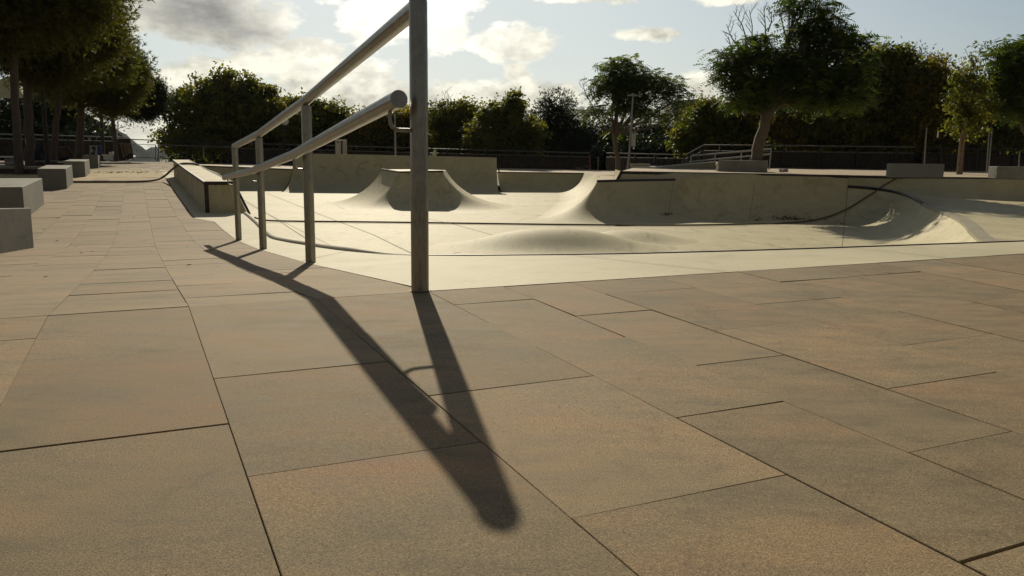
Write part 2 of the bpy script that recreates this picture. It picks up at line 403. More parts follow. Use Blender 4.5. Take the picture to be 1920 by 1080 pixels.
hz = MB(); hz.box((0, 0, 12), (3000, 0, 0), (0, 3000, 0), (0, 0, 44))
hm = bpy.data.materials.new('air'); hm.use_nodes = True; hn = hm.node_tree; hn.nodes.clear()
ho = N(hn, 'ShaderNodeOutputMaterial'); hv = N(hn, 'ShaderNodeVolumePrincipled'); hv.inputs['Density'].default_value = .00005; hv.inputs['Color'].default_value = (.82, .88, .95, 1); hv.inputs['Anisotropy'].default_value = .2
hn.links.new(hv.outputs[0], ho.inputs['Volume'])
tag(hz.build('haze', hm), 'thin pale haze in the air', None, None, 'stuff')

# ------------------------------------------------------------------ paving: separate slabs with real joints
US = [-.255, .12, .491, .8625, 1.119, 1.381, 1.730, 2.079, 2.433]
KS = [0.0, 0.0, .008, .019, .040, .050, .076, .116, .154]
cols = []      # (u_left fn, u_right fn, seam phase)
def ulines(i):
    if 0 <= i < 9: return US[i], KS[i]
    if i < 0: return US[0] + .375 * i, 0.0
    return US[8] + .375 * (i - 8), .17
def ub(i, v):
    if i == 3 and v > 2.5951: return .9055
    a, k = ulines(i); return a + (k * (v - 1.14) if v < 2.61 else 0.0)
PH = {0: (2.59, 2.005, 1.42, .83, .24), -1: (2.288, 1.707, 1.12, .53), 1: (1.73, 1.165, .58), 2: (2.036, 1.44, .856, .27), 3: (2.328, 1.735, 1.138, .57), 4: (2.03, 1.428, .847, .25), 5: (2.32, 1.71, 1.12, .53), 6: (1.98, 1.39, .80, .2), 7: (2.32, 1.73, 1.14, .55)}
rng = random.Random(11)
sl = MB(); tones = []
gapw = {(0, 1.42): .0058, (1, 1.165): .0042, (2, 1.44): .0044, (1, 1.73): .0042, (2, 2.036): .005, (5, 2.32): .006, (0, 2.005): .0006, (0, 2.595): .001, (1, 2.595): .0005, (2, 2.595): .0005, (4, 1.428): .0006, (6, 1.39): .0008, (7, 1.73): .0006, (3, 1.735): .0008, (3, 1.138): .0012, (2, .856): .0012, (3, .57): .0055}
def slab(c4, zz, lift, tilt):
    # c4: four (u,v) corners ccw, zz a function of v
    cu = sum(p[0] for p in c4) / 4; cv = sum(p[1] for p in c4) / 4
    def P(p, dz): return UV(p[0], p[1], dz + lift + tilt[0] * (p[0] - cu) + tilt[1] * (p[1] - cv))
    bv = .0009
    inn = [(p[0] + (bv if p[0] < cu else -bv), p[1] + (bv if p[1] < cv else -bv)) for p in c4]
    vs = [P(p, 0) for p in inn] + [P(p, -.0009) for p in c4] + [P(p, -.032) for p in c4]
    fs = [(0, 1, 2, 3)]
    for i in range(4):
        j = (i + 1) % 4
        fs += [(i, 4 + i, 4 + j, j), (4 + i, 8 + i, 8 + j, 4 + j)]
    sl.add(vs, fs); tn = (rng.random(), rng.random(), rng.random()); tones.extend([tn] * 12)
def do_col(i, vlo, vhi, seams, umax=None):
    pts = sorted([s for s in seams if vlo < s < vhi] + [vlo, vhi])
    for a, b in zip(pts, pts[1:]):
        if b - a < .02: continue
        gb = gapw.get((i, b), None); ga = gapw.get((i, a), None)
        opts = (.0005, .0009, .0014) if b < 2.6 else (.0008, .0012, .0022)
        ga = ga if ga is not None else rng.choice(opts); gb = gb if gb is not None else rng.choice(opts)
        gl = rng.uniform(.0004, .0009); gr = rng.uniform(.0004, .0009)
        if i == 3 and b < 1.2: gl = .0022
        if i == 4 and a > 2.0: gl = .0024
        if i == 0 and b < 1.2: gr = .0016
        ra = ub(i + 1, a) - gr; rb = ub(i + 1, b) - gr
        if umax is not None: ra = min(ra, umax); rb = min(rb, umax)
        la = ub(i, a) + gl; lb = ub(i, b) + gl
        if ra - la < .03: continue
        # cut at profile breaks so the slabs follow the fall
        near = b < 12
        slab([(la, a + ga / 2), (ra, a + ga / 2), (rb, b - gb / 2), (lb, b - gb / 2)], zv, rng.uniform(-.0012, .0012) if near else rng.uniform(-.003, .003),
             (rng.uniform(-.003, .003), rng.uniform(-.0025, .0025)))
for i in range(-22, 30):
    ph = PH.get(i)
    if ph is None:
        o = rng.random() * .58; ph = [2.59 - o - .58 * k for k in range(0, 8)]
    do_col(i, -.6, 2.595, ph)
for i in range(-46, 3):
    o = (.29 if i % 2 else 0) + rng.uniform(-.06, .06)
    seams = [2.595 + o + .585 * k for k in range(0, 82)]
    if i == 1 or i == 0: seams = [2.595 + (.3 if i else .12) + .6 * k for k in range(0, 82)]
    umax = None
    if i == 2: do_col(i, 2.595, 12.15, seams, .905); continue
    if i == 1:
        do_col(i, 2.595, 12.15, seams); do_col(i, 12.15, 26, seams); do_col(i, 26, 49, seams); continue
    do_col(i, 2.595, 49.2, seams)
i2 = 2
do_col(2, 12.15, 26, [12.15 + .6 * k for k in range(24)], .705)
for i in range(2, 6): do_col(i, 26, 49, [26 + .59 * k + (i % 2) * .3 for k in range(40)])
pv = sl.build('paving', M['slab'])
ca = pv.data.color_attributes.new('tone', 'FLOAT_COLOR', 'POINT')
ca.data.foreach_set('color', np.array([(t[0], t[1], t[2], 1.0) for t in tones], dtype=np.float32).ravel())
tag(pv, kind='structure')
b = MB()
vv = [-1.5, 2.6, 3.5, 4.93, 6, 7.1, 8.77, 10, 13, 15.5, 18, 21, 24, 27, 30, 40, 52]
for a_, b_ in zip(vv, vv[1:]):
    ur = 16 if b_ <= 2.6 else .9
    ul = -20
    if a_ >= 26: ur = 2.4
    b.quad(UV(ul, a_, -.012), UV(ur, a_, -.012), UV(ur, b_, -.012), UV(ul, b_, -.012))
tag(b.build('joint_sand', M['bed']), kind='structure')

# ------------------------------------------------------------------ apron of pale concrete between paving and bowl
CB = [(1.34, 30), (1.40, 22), (1.42, 16), (1.47, 13.2), (1.44, 12.2), (1.39, 10.99), (1.31, 9.6), (1.28, 9.0), (1.29, 8.5), (1.33, 7.9), (1.40, 7.3), (1.44, 6.4), (1.49, 5.9), (1.55, 5.5), (1.70, 5.2), (2.02, 4.84), (2.45, 4.45), (2.88, 4.17), (3.4, 3.97), (4.02, 3.80), (5.52, 3.49), (8, 3.1), (14, 2.75)]
BD = [(.71, 30), (.71, 22), (.71, 16), (.71, 13.2), (.71, 12.15), (.91, 11.5), (.908, 9.6), (.908, 9.0), (.908, 8.2), (.908, 7.3), (.908, 6.4), (.908, 5.4), (.908, 4.7), (.908, 4.0), (.908, 3.2), (.908, 2.605), (1.4, 2.605), (2.1, 2.605), (2.8, 2.605), (3.7, 2.605), (5.2, 2.605), (8, 2.605), (14, 2.605)]
ap = MB(); nsub = 6
grid = []
for (u1, v1), (u0, v0) in zip(CB, BD):
    grid.append([(u0 + (u1 - u0) * k / nsub, v0 + (v1 - v0) * k / nsub) for k in range(nsub + 1)])
dense = []
for r0, r1 in zip(grid, grid[1:]):
    for t in range(4): dense.append([(p[0] + (q[0] - p[0]) * t / 4, p[1] + (q[1] - p[1]) * t / 4) for p, q in zip(r0, r1)])
dense.append(grid[-1])
ap.v = [tuple(UV(u, v, .001)) for r in dense for (u, v) in r]
for i in range(len(dense) - 1):
    for k in range(nsub):
        a = i * (nsub + 1) + k; ap.f.append((a, a + nsub + 1, a + nsub + 2, a + 1)); ap.mi.append(0)
# expansion joints across the apron
def strip(mb, a, b, wd, mi=0, up=Vector((0, 0, 1))):
    a, b = Vector(a), Vector(b); d = (b - a).normalized(); s = d.cross(up).normalized() * wd / 2
    mb.quad(a - s, b - s, b + s, a + s, mi)
for (a, b_) in [((4.15, 3.75), (3.55, 2.61)), ((1.30, 9.3), (.91, 9.9)), ((1.48, 6.2), (.91, 5.1)), ((7.5, 3.1), (7.2, 2.61)), ((2.45, 4.42), (2.2, 2.61))]:
    pts = [UV(a[0] + (b_[0] - a[0]) * t / 8, a[1] + (b_[1] - a[1]) * t / 8, .005) for t in range(9)]
    for p, q in zip(pts, pts[1:]): strip(ap, p, q, .005, 1)
o = ap.build('concrete_apron', [M['apron'], M['bed']], None, False); tag(o, kind='structure')
for p in o.data.polygons: p.use_smooth = (p.material_index == 0)

# curb / coping along the near edge of the bowl
cpts = []
for (a, b_) in zip(CB, CB[1:]):
    for t in range(3): cpts.append((a[0] + (b_[0] - a[0]) * t / 3, a[1] + (b_[1] - a[1]) * t / 3))
cb = thing('bowl_edge', UV(1.4, 9), 'low rounded grey concrete edging curving along the near rim of the skate bowl', 'curb')
lo_ = [UV(u, v, -.004) for (u, v) in cpts if v > 5.0 and v < 13.1]
m_ = MB(); m_.tube([p + Vector((.012, .012, 0)) for p in lo_], [.034 if p.y > 6.2 else .034 * max(.35, (p.y - 5.2)) for p in lo_], 10); m_.build('rounded_curb', M['curb'], cb, True)
hi_ = [UV(u, v, 0) for (u, v) in cpts if v <= 6.2]
m_ = MB()
for k, (p, q) in enumerate(zip(hi_, hi_[1:])):
    h0 = min(.008, .001 + .0008 * k) ; h1 = min(.008, .001 + .0008 * (k + 1))
    d = (q - p).normalized(); s = Vector((-d.y, d.x, 0)) * .012
    m_.hexa([p - s * .2 + Vector((0, 0, -.03)), q - s * .2 + Vector((0, 0, -.03)), q + s + Vector((0, 0, -.03)), p + s + Vector((0, 0, -.03))],
            [p - s * .2 + Vector((0, 0, h0)), q - s * .2 + Vector((0, 0, h1)), q + s + Vector((0, 0, h1)), p + s + Vector((0, 0, h0))])
m_.build('steel_strip', M['angle'], cb)

# ------------------------------------------------------------------ bowl floor and banks
ZF = -1.6
fl = MB()
n = 24
for i in range(n):
    for j in range(n):
        x0, x1 = -26 + 56 * i / n, -26 + 56 * (i + 1) / n; y0, y1 = 3.0 + 50 * j / n, 3.0 + 50 * (j + 1) / n
        fl.quad((x0, y0, ZF), (x1, y0, ZF), (x1, y1, ZF), (x0, y1, ZF))
def fline(pts, wd=.018):
    P = [onz(x, y, ZF + .004) for x, y in pts]
    for p, q in zip(P, P[1:]): strip(fl, p, q, wd, 1)
fline([(449, 370), (520, 412), (572, 446)], .03); fline([(500, 362), (600, 402), (700, 440), (770, 474)], .03)
fline([(613, 377), (645, 392)], .02); fline([(800, 410), (850, 420), (940, 445), (960, 455)], .025)
fline([(460, 380), (640, 470)], .012); fline([(1100, 420), (1330, 440), (1500, 470)], .014); fline([(1004, 405), (1150, 385), (1180, 372)], .02)
fline([(850, 475), (900, 466)], .02); fline([(1200, 474), (1255, 462), (1260, 455)], .02)
M['seam'] = mat_plain('saw_cut', (.15, .13, .085), .9, 0, .3, 5)
tag(fl.build('bowl_floor', [M['bowl'], M['seam']]), kind='structure')

def sweep(mb, path, zbot, R, side, drop=0.0, n=9, mi=0, mid=None):
    """quarter-pipe surface hung from a path of (x,y,ztop); side=+1 means the bowl lies to the left of travel"""
    P = [Vector(p) for p in path]; st = []
    def nr(a, b): d = (b - a); d.z = 0; d.normalize(); return Vector((-d.y, d.x, 0)) * side
    for i, p in enumerate(P):
        if i == 0: st.append((p, nr(P[0], P[1]), 1.0)); continue
        if i == len(P) - 1: st.append((p, nr(P[-2], P[-1]), 1.0)); continue
        a, b = nr(P[i - 1], p), nr(p, P[i + 1])
        ang = a.angle(b) if (a - b).length > 1e-5 else 0
        cr = a.cross(b).z * side
        # convex when the offset path opens (normals fan out)
        d = (p - P[i - 1]).normalized()
        if ang > .25 and (b.dot(d) < 0) is False and (b.dot(d) > 0):
            pass
        convex = b.dot(d) > 0
        if ang > .2 and convex:
            k = max(3, int(ang / .15))
            for t in range(k + 1):
                v = a.slerp(b, t / k) if hasattr(a, 'slerp') else (a * (1 - t / k) + b * (t / k)).normalized()
                st.append((p, v.normalized(), 1.0))
        else:
            v = (a + b).normalized(); st.append((p, v, 1 / max(.5, v.dot(a))))
    rows = []
    for p, v, k in st:
        zt = p.z - drop; h = zt - zbot; Rr = max(R, h * 1.02); fm = math.acos(max(-1, 1 - h / Rr)); T = Rr * math.sin(fm)
        row = [p.copy()]
        if drop > 0: row.append(Vector((p.x, p.y, zt)))
        for j in range(1 if True else 0, n + 1):
            f = fm * (1 - j / n); off = (T - Rr * math.sin(f)) * k
            row.append(Vector((p.x + v.x * off, p.y + v.y * off, zbot + Rr * (1 - math.cos(f)) - (.004 if j == n else 0))))
        rows.append(row)
    o = len(mb.v); m = len(rows[0])
    for r in rows: mb.v += [tuple(q) for q in r]
    for i in range(len(rows) - 1):
        for j in range(m - 1):
            a = o + i * m + j
            f = (a, a + 1, a + m + 1, a + m) if side > 0 else (a, a + m, a + m + 1, a + 1)
            mb.f.append(f); mb.mi.append(mi)
def coping(path, r, parent, name='coping', mat=None, dz=0.0):
    m_ = MB(); m_.tube([Vector(p) + Vector((0, 0, dz)) for p in path], r, 6); return m_.build(name, mat or M['angle'], parent, True)
def resample(P, step=.5):
    P = [Vector(p) for p in P]; out = []
    for a, b in zip(P, P[1:]):
        k = max(1, int((b - a).length / step))
        for t in range(k): out.append(a.lerp(b, t / k))
    out.append(P[-1]); return out

# near bank (drops from the apron edge, mostly hidden)
nb = MB(); npath = [UV(u, v, -.002) for (u, v) in CB]
sweep(nb, npath, ZF - .01, 1.7, +1)
o = nb.build('bowl_bank', M['bowl'], None, True); tag(o, 'concrete bank dropping from the near apron edge down to the bowl floor', 'ramp')

# far quarter pipe, low left part, tall extension, low right part
PL = [W(300, 308, 44.5), W(552, 318, 46.2)]
PE = [W(552, 288, 45.9), W(640, 289.3, 46), W(740, 291.6, 46.2), W(840, 293.6, 46.4), W(931, 296, 46.6)]
PR = [W(933, 323, 47.6), W(1030, 324, 48.2), W(1095, 325, 48.6)]
fq = thing('quarter_pipe', (-6, 47, ZF), 'long shaded quarter pipe across the far end of the bowl, raised in its middle', 'ramp')
m_ = MB(); sweep(m_, [PL[0], PL[1]], ZF, 2.2, -1); m_.build('low_transition', M['wall'], fq, True)
m_ = MB(); sweep(m_, PR, ZF, 2.2, -1); m_.build('low_transition', M['wall'], fq, True)
m_ = MB(); sweep(m_, PE, ZF, 3.4, -1, 0.0, 14)
th_ = Vector((0, .35, 0))
for p, q in zip(PE, PE[1:]):
    m_.quad(p, q, q + th_, p + th_); m_.quad(p + th_, q + th_, Vector((q.x, q.y + .35, ZF)), Vector((p.x, p.y + .35, ZF)))
for p, rev in ((PE[0], 1), (PE[-1], 0)):
    h = p.z - ZF; fm = math.acos(1 - h / 3.4); T = 3.4 * math.sin(fm)
    pr = [Vector((p.x, p.y + .35, ZF)), p + th_, p.copy()] + [Vector((p.x, p.y - (T - 3.4 * math.sin(fm * (1 - j / 14))), ZF + 3.4 * (1 - math.cos(fm * (1 - j / 14))))) for j in range(1, 15)]
    m_.add(pr, [tuple(range(len(pr)))] if rev else [tuple(reversed(range(len(pr))))])
m_.build('extension', M['wall'], fq, True)
coping([p + Vector((0, -.01, 0)) for p in PL], .035, fq); coping([p + Vector((0, -.01, 0)) for p in PR], .03, fq)
m_ = MB(); m_.tube([PE[-1] + Vector((.02, .05, 0)), PE[-1] + Vector((.10, -.1, -.45)), PE[-1] + Vector((.16, -.2, -.80))], .035, 6)
m_.build('edge_trim', M['angle'], fq)
m_ = MB(); m_.tube([PE[0] + Vector((.0, -.02, 0)), PE[0] + Vector((.05, -.1, -.9))], .03, 6); m_.build('edge_trim', M['angle'], fq)
# side wall running towards us, wing and main wall, then ridge to the right
tip = W(1120, 340, 26.5); wend = W(1265, 337, 28.4)
side = [PR[-1], W(1112, 325.3, 46), Vector((4.2, 38, -.42)), Vector((3.35, 31, -.38)), tip]
sq = thing('quarter_pipe', (3.5, 34, ZF), 'sunlit curved concrete side wall of the bowl, between the far wall and the right hip', 'ramp')
m_ = MB(); sweep(m_, resample(side, 1.0), ZF, 2.3, -1); m_.build('transition', M['bowl'], sq, True)
hq = thing('quarter_pipe', (4.2, 27, ZF), 'shaded concrete hip with short black coping jutting into the bowl at its right side', 'ramp')
wing = [tip, tip.lerp(wend, .33) + Vector((0, -.12, .012)), tip.lerp(wend, .66) + Vector((0, -.1, .012)), wend]
m_ = MB(); sweep(m_, [side[-2], tip] + wing[1:], ZF, 2.35, -1)
# keep only the fan at the corner and the front, the side belongs to the side wall
m_.v = m_.v; m_.f = m_.f[9:]; m_.mi = m_.mi[9:]
m_.build('transition', M['wall'], hq, True)
coping(wing, .045, hq)
mq = thing('quarter_pipe', (8.5, 28.5, ZF), 'tall stained concrete quarter pipe on the right of the bowl, below the planters and debris', 'ramp')
top = [W(1165, 321, 28.9), W(1330, 324, 28.7), W(1500, 327, 28.3), W(1590, 329, 27.9), W(1680, 331, 27.7), W(1800, 332.5, 27.1), W(1925, 334, 26.4), W(2100, 337, 25.2), W(2400, 341, 23.5)]
rid0 = W(1590, 350, 27.75)
low = [wend, W(1430, 342, 28.3), rid0]
m_ = MB(); sweep(m_, [wend + Vector((-.4, 0.05, 0))] + low, ZF, 2.2, -1); m_.build('transition', M['wallr'], mq, True)
m_ = MB()
tq = [W(1165, 321, 28.9), W(1265, 322.7, 28.75), W(1430, 325.6, 28.45), W(1590, 328.7, 27.85)]
bq = [Vector((tq[0].x - .16, tq[0].y - .1, -.36)), Vector((wend.x, wend.y + .0, wend.z)), low[1].copy(), low[2].copy()]
for i in range(3): m_.quad(bq[i], bq[i + 1], tq[i + 1], tq[i])
m_.quad(Vector((tq[0].x + .2, 33, -.4)), bq[0], tq[0], Vector((tq[0].x + .3, 33, tq[0].z)))
m_.build('upper_face', M['wallr'], mq)
dark = [p + Vector((0, -.015, 0)) for p in resample(tq, 1.0)]
m_ = MB()
def angle_strip(m_, P, h, t):
    for p, q in zip(P, P[1:]):
        f = Vector((0, -t, 0)); dn = Vector((0, 0, -h))
        m_.hexa([p + f + dn, q + f + dn, q + dn, p + dn], [p + f + Vector((0, 0, .008)), q + f + Vector((0, 0, .008)), q + Vector((0, .06, .008)), p + Vector((0, .06, .008))])
angle_strip(m_, [p + Vector((0, .01, 0)) for p in dark], .10, .03)
m_.tube([tq[0] + Vector((-.0, -.03, -.02)), tq[0] + Vector((-.16, -.14, -.31))], .055, 6)
m_.build('coping', M['angle'], mq)
m_ = MB()
for x, y0, y1 in ((1265, 324, 338), (1417, 327, 341)):
    pass
for (xa, ya, xb, yb) in ((1416, 343, 1405, 412),):
    pass
# right hand shallow section
ZS = -.85
rq = thing('quarter_pipe', (16, 26, ZS), 'low shaded concrete quarter pipe at far right above the shallow section, streaked by tree shadow', 'ramp')
rt = [W(1590, 329, 27.85)] + top[4:]
m_ = MB(); rr_ = resample(rt, .6)
for a, b_ in zip(rr_, rr_[1:]):
    rows = []
    for p in (a, b_):
        f = max(0, min(1, (p.x - 12.4) / 3.2)); zb = float(np.interp(p.x, [11.65, 12.9, 15.6, 40], [-.45, -.63, ZS - .005, ZS - .005])); Rr = .62 + .9 * f; h = p.z - zb; fm = math.acos(1 - h / Rr); T = Rr * math.sin(fm)
        gr_ = max(0.0, min(1.0, (p.x - 11.7) / 1.9)); rows.append([Vector((p.x - (.0 if f == 0 else .15) * (T - Rr * math.sin(fm * (1 - j / 9))), p.y - gr_ * (T - Rr * math.sin(fm * (1 - j / 9))), zb + Rr * (1 - math.cos(fm * (1 - j / 9))) - (.004 if j == 9 else 0))) for j in range(10)] ); rows[-1].append(rows[-1][-1] + Vector((0, 0, -.25)))
    for j in range(10): m_.quad(rows[0][j], rows[0][j + 1], rows[1][j + 1], rows[1][j])
m_.build('transition', M['wall'], rq, True)
m_ = MB(); angle_strip(m_, [p + Vector((0, -.005, 0)) for p in resample(rt, 1.0)], .07, .025); m_.build('coping', M['angle'], rq)
ridge = [rid0, W(1625, 352.3, 27.3), W(1660, 356.5, 26.85), W(1685, 361.5, 26.3), W(1708, 369, 25.4), W(1725, 378, 24.3), W(1740, 390, 22.2), Vector((10.1, 18.0, ZS + .01)), W(1830, 452, 13.3), Vector((6.2, 9.0, ZS + .01)), Vector((5.2, 6.2, ZS + .01))]
ridge[-3].z = ZS + .01
sf = MB()
outer = [Vector((12.2, 27.6, -.475)), Vector((13.2, 27.5, -.55)), Vector((14.4, 27.3, -.70)), Vector((15.6, 27.0, ZS)), Vector((18, 26.6, ZS - .005)), Vector((22, 26, ZS)), Vector((34, 26, ZS)), Vector((34, 17, ZS)), Vector((34, 12, ZS)), Vector((34, 8, ZS)), Vector((34, 2, ZS))]
for i in range(len(ridge) - 1):
    k = 8; i_ = i
    for t in range(k):
        a0 = ridge[i].lerp(outer[i], t / k); a1 = ridge[i].lerp(outer[i], (t + 1) / k); b0 = ridge[i + 1].lerp(outer[i + 1], t / k); b1 = ridge[i + 1].lerp(outer[i + 1], (t + 1) / k)
        def fl_(p, tt):
            f = max(0.0, 1 - tt * 2); f = f * f; return p.copy()
        sf.quad(fl_(b0, t / k), fl_(b1, (t + 1) / k), fl_(a1, (t + 1) / k), fl_(a0, t / k))
o = sf.build('shallow_bowl_floor', M['bowl'], None, True); tag(o, kind='structure')
cq = thing('quarter_pipe', (10, 24, ZF), 'curved concrete corner of the bowl, shaded at the back and brightly sunlit at its right', 'ramp')
def smooth_path(P, it=3):
    for _ in range(it):
        Q = [P[0]]
        for a, b_ in zip(P, P[1:]): Q += [a.lerp(b_, .25), a.lerp(b_, .75)]
        Q.append(P[-1]); P = Q
    return P
rpts = resample(smooth_path(ridge, 2), .6)
m_ = MB(); sweep(m_, rpts, ZF, 2.1, -1, 0.0, 12); m_.build('transition', M['bowl'], cq, True)
m_ = MB()
# steel coping on the curved back part, wide grey curb on the straight part
bk = [p for p in rpts if p.y > 23.4]
m_.tube([p + Vector((0, -.01, .0)) for p in bk], .05, 8); m_.build('coping', M['angle'], cq, True)
m_ = MB(); fr = [p for p in rpts if p.y <= 24.2]
for p, q in zip(fr, fr[1:]):
    d = (q - p).normalized(); s = Vector((-d.y, d.x, 0)) * 1.0
    wd = .22 if p.y < 20 else .14
    m_.hexa([p - s * .03 + Vector((0, 0, -.05)), q - s * .03 + Vector((0, 0, -.05)), q + s * wd + Vector((0, 0, -.05)), p + s * wd + Vector((0, 0, -.05))],
            [p - s * .03 + Vector((0, 0, .03)), q - s * .03 + Vector((0, 0, .03)), q + s * wd + Vector((0, 0, .03)), p + s * wd + Vector((0, 0, .03))])
m_.build('curb', M['curb'], cq)

from mathutils.bvhtree import BVHTree
def bvh_of(objs):
    vs, fs = [], []
    for o in objs:
        off = o.parent.location if o.parent else Vector((0, 0, 0)); k = len(vs)
        vs += [v.co + off for v in o.data.vertices]; fs += [tuple(i + k for i in p.vertices) for p in o.data.polygons]
    return BVHTree.FromPolygons(vs, fs)
HIT = bvh_of([o for o in C.objects if o.type == 'MESH' and (o.name.startswith('transition') or o.name.startswith('bowl_floor') or o.name.startswith('upper_face') or o.name.startswith('extension') or o.name.startswith('mound'))])
def hit(x, y, lift=.035):
    d = Vector(ray(x, y)).normalized(); p, n, i, _ = HIT.ray_cast(Vector((0, 0, EYE)) + d * 8, d)
    if p is None: return W(x, y, 26)
    if n.dot(d) > 0: n = -n
    return p + n * lift
def ribbon(mb, pts, wd, lift=.006, step=6):
    P = []
    for (a, b_) in zip(pts, pts[1:]):
        k = max(1, int(math.hypot(b_[0] - a[0], b_[1] - a[1]) / step))
        P += [(a[0] + (b_[0] - a[0]) * t / k, a[1] + (b_[1] - a[1]) * t / k) for t in range(k)]
    P.append(pts[-1])
    Q = []
    for x, y in P:
        q = hit(x, y, 0)
        d = Vector(ray(x, y)).normalized(); _, n, _, _ = HIT.ray_cast(Vector((0, 0, EYE)) + d * 8, d)
        n = n if n is not None else Vector((0, 0, 1)); n = -n if n.dot(d) > 0 else n
        Q.append((q, n))
    for (p, n), (q, n2) in zip(Q, Q[1:]):
        dd = (q - p)
        if dd.length > 3: continue
        s_ = dd.normalized().cross(n).normalized() * wd / 2
        mb.quad(p - s_ + n * lift, q - s_ + n2 * lift, q + s_ + n2 * lift, p + s_ + n * lift)
for pts in ([(1416, 330), (1415, 345), (1410, 380), (1405, 411)], [(1263, 341), (1258, 370), (1253, 398)]):
    m_ = MB(); ribbon(m_, pts, .014); m_.build('panel_joint', M['seam'], mq)
m_ = MB(); ribbon(m_, [(1589, 353), (1587, 380), (1583, 420), (1579, 462)], .014); m_.build('panel_joint', M['seam'], cq)
M['graf'] = mat_plain('faded_paint', (.335, .305, .155), .8, 0, .2, 3)
m_ = MB()
for pts in ([(690, 303), (676, 307), (669, 316), (669, 326), (678, 332)], [(671, 318), (684, 316)], [(700, 314), (709, 306), (716, 313), (713, 326), (703, 330)], [(598, 311), (612, 316), (601, 322), (612, 326)], [(640, 306), (632, 318), (646, 324), (652, 334), (645, 341)]):
    m_ = MB(); ribbon(m_, pts, .11, .008, 3); m_.build('faded_graffiti', M['graf'], fq)
# ------------------------------------------------------------------ decks
dk = MB()
ZD = tq[0].z
inner = [tq[0], tq[1], tq[2], tq[3]] + top[4:]
inner = [Vector((p.x, p.y + .03, p.z)) for p in inner] + [Vector((40, 21, .0))]
outx = [6.3, 8.5, 13, 17, 20, 24, 30, 38, 50, 75]
for i in range(len(inner) - 1):
    a, b_ = inner[i], inner[i + 1]; A = Vector((outx[i] * 1.0, 41.5, -.03)); B = Vector((outx[i + 1] * 1.0, 41.5, -.03))
    dk.quad(a, b_, B, A)
dk.quad(Vector((6.3, 41.5, -.03)), Vector((75, 41.5, -.03)), Vector((150, 95, -.2)), Vector((13.0, 95, -.2)), 1)
dk.quad(inner[0] + Vector((0, 0, -.6)), inner[0], Vector((6.3, 41.5, -.03)), Vector((6.3, 41.5, -.7)))
dk.quad(Vector((6.3, 41.5, -.7)), Vector((6.3, 41.5, -.03)), Vector((13, 95, -.2)), Vector((13, 95, -1)))
o = dk.build('plaza_deck', [M['deck'], M['soil']]); tag(o, kind='structure')
dm = MB()
# lower deck: between side wall and raised deck, then behind the far wall
sidd = list(reversed(side))
zin = [Vector((tq[0].x - .10, 28.95, -.36)), Vector((4.9, 31, -.38)), Vector((6.4, 38, -.42)), Vector((7.9, 46, -.5)), Vector((10, 60, -.5))]
for i in range(len(sidd) - 1): dm.quad(sidd[i], zin[i], zin[i + 1], sidd[i + 1])
dm.add([tip, wend, Vector((wend.x, wend.y + .6, wend.z)), Vector((tq[0].x - .16, 28.9, -.36))], [(0, 1, 2, 3)])
far_in = [Vector((-19, 44, PL[0].z)), PL[0], PL[1], Vector((PE[-1].x, PR[0].y, PR[0].z)), PR[-1], zin[-2]]
far_out = [Vector((-21, 61, -.38)), Vector((-20.6, 61, -.38)), W(552, 309.5, 60), W(931, 315, 60), W(1100, 318, 60), zin[-1]]
for i in range(len(far_in) - 1): dm.quad(far_in[i], far_in[i + 1], far_out[i + 1], far_out[i])
dm.quad(Vector((-21, 61, -.38)), Vector((9, 60.5, -.45)), Vector((20, 100, -1.2)), Vector((-8, 100, -1.2)), 1)
o = dm.build('lower_deck', [M['deck'], M['soil']]); tag(o, kind='structure')
lg = MB()
lg.quad(UV(-60, 49, -.02), UV(-20, 49, -.02), UV(-20, -5, -.02), UV(-60, -5, -.02)); lg.quad(UV(-60, 49, -.02), UV(-60, 75, -.3), UV(-3.2, 75, -.3), UV(-3.2, 49, -.02))
o = lg.build('park_soil', M['soil']); tag(o, kind='structure')

# ------------------------------------------------------------------ pyramid and mounds
py = thing('skate_pyramid', (-3.9, 33, ZF), 'pale concrete pyramid with concave sides and flat black-edged top in the middle of the bowl', 'ramp')
A = W(716, 317.5, 34.2); B = W(748, 322.5, 32.2); D = W(829, 321.5, 32.2); E_ = W(836, 319, 34.0); G = Vector(((A.x + E_.x) / 2, 35.3, A.z))
zt = (A.z + B.z + D.z) / 3
tp = [Vector((p.x, p.y, p.z)) for p in (A, B, D, E_, G)]
m_ = MB(); loop = [G.lerp(A, .5)] + [A, B, D, E_, G] + [G.lerp(A, .5)]
sweep(m_, loop, ZF, 2.25, -1, 0.0, 12)
m_.v = [((D.x + (x - D.x) * 1.38) if x > D.x else ((A.x + (x - A.x) * 1.22) if x < A.x else x), y, z) for (x, y, z) in m_.v]
m_.add(tp, [(0, 1, 2, 3, 4)])
m_.build('transition', M['bowl'], py, True)
coping([A, B, D + Vector((.05, 0, 0))], .04, py)
def mound(label, cx, cy, rx, ry, h, rot=0):
    m_ = MB(); nr, ns = 14, 40; vs = []
    for i in range(nr + 1):
        t = i / nr; r = 1.25 * t
        z = h * (math.exp(-(r * 1.25) ** 2.6) - math.exp(-(1.25 * 1.25) ** 2.6)) / (1 - math.exp(-(1.25 * 1.25) ** 2.6))
        for k in range(ns):
            a = 2 * math.pi * k / ns; x, y = rx * r * math.cos(a), ry * r * math.sin(a)
            vs.append((cx + x * math.cos(rot) - y * math.sin(rot), cy + x * math.sin(rot) + y * math.cos(rot), ZF + max(0, z) + (.003 if i < nr else -.004)))
    fs = []
    for i in range(nr):
        for k in range(ns):
            a = i * ns + k; b_ = i * ns + (k + 1) % ns; fs.append((a, a + ns, b_ + ns, b_))
    m_.add(vs, fs); o = m_.build('mound', M['bowl'], None, True); tag(o, label, 'ramp')
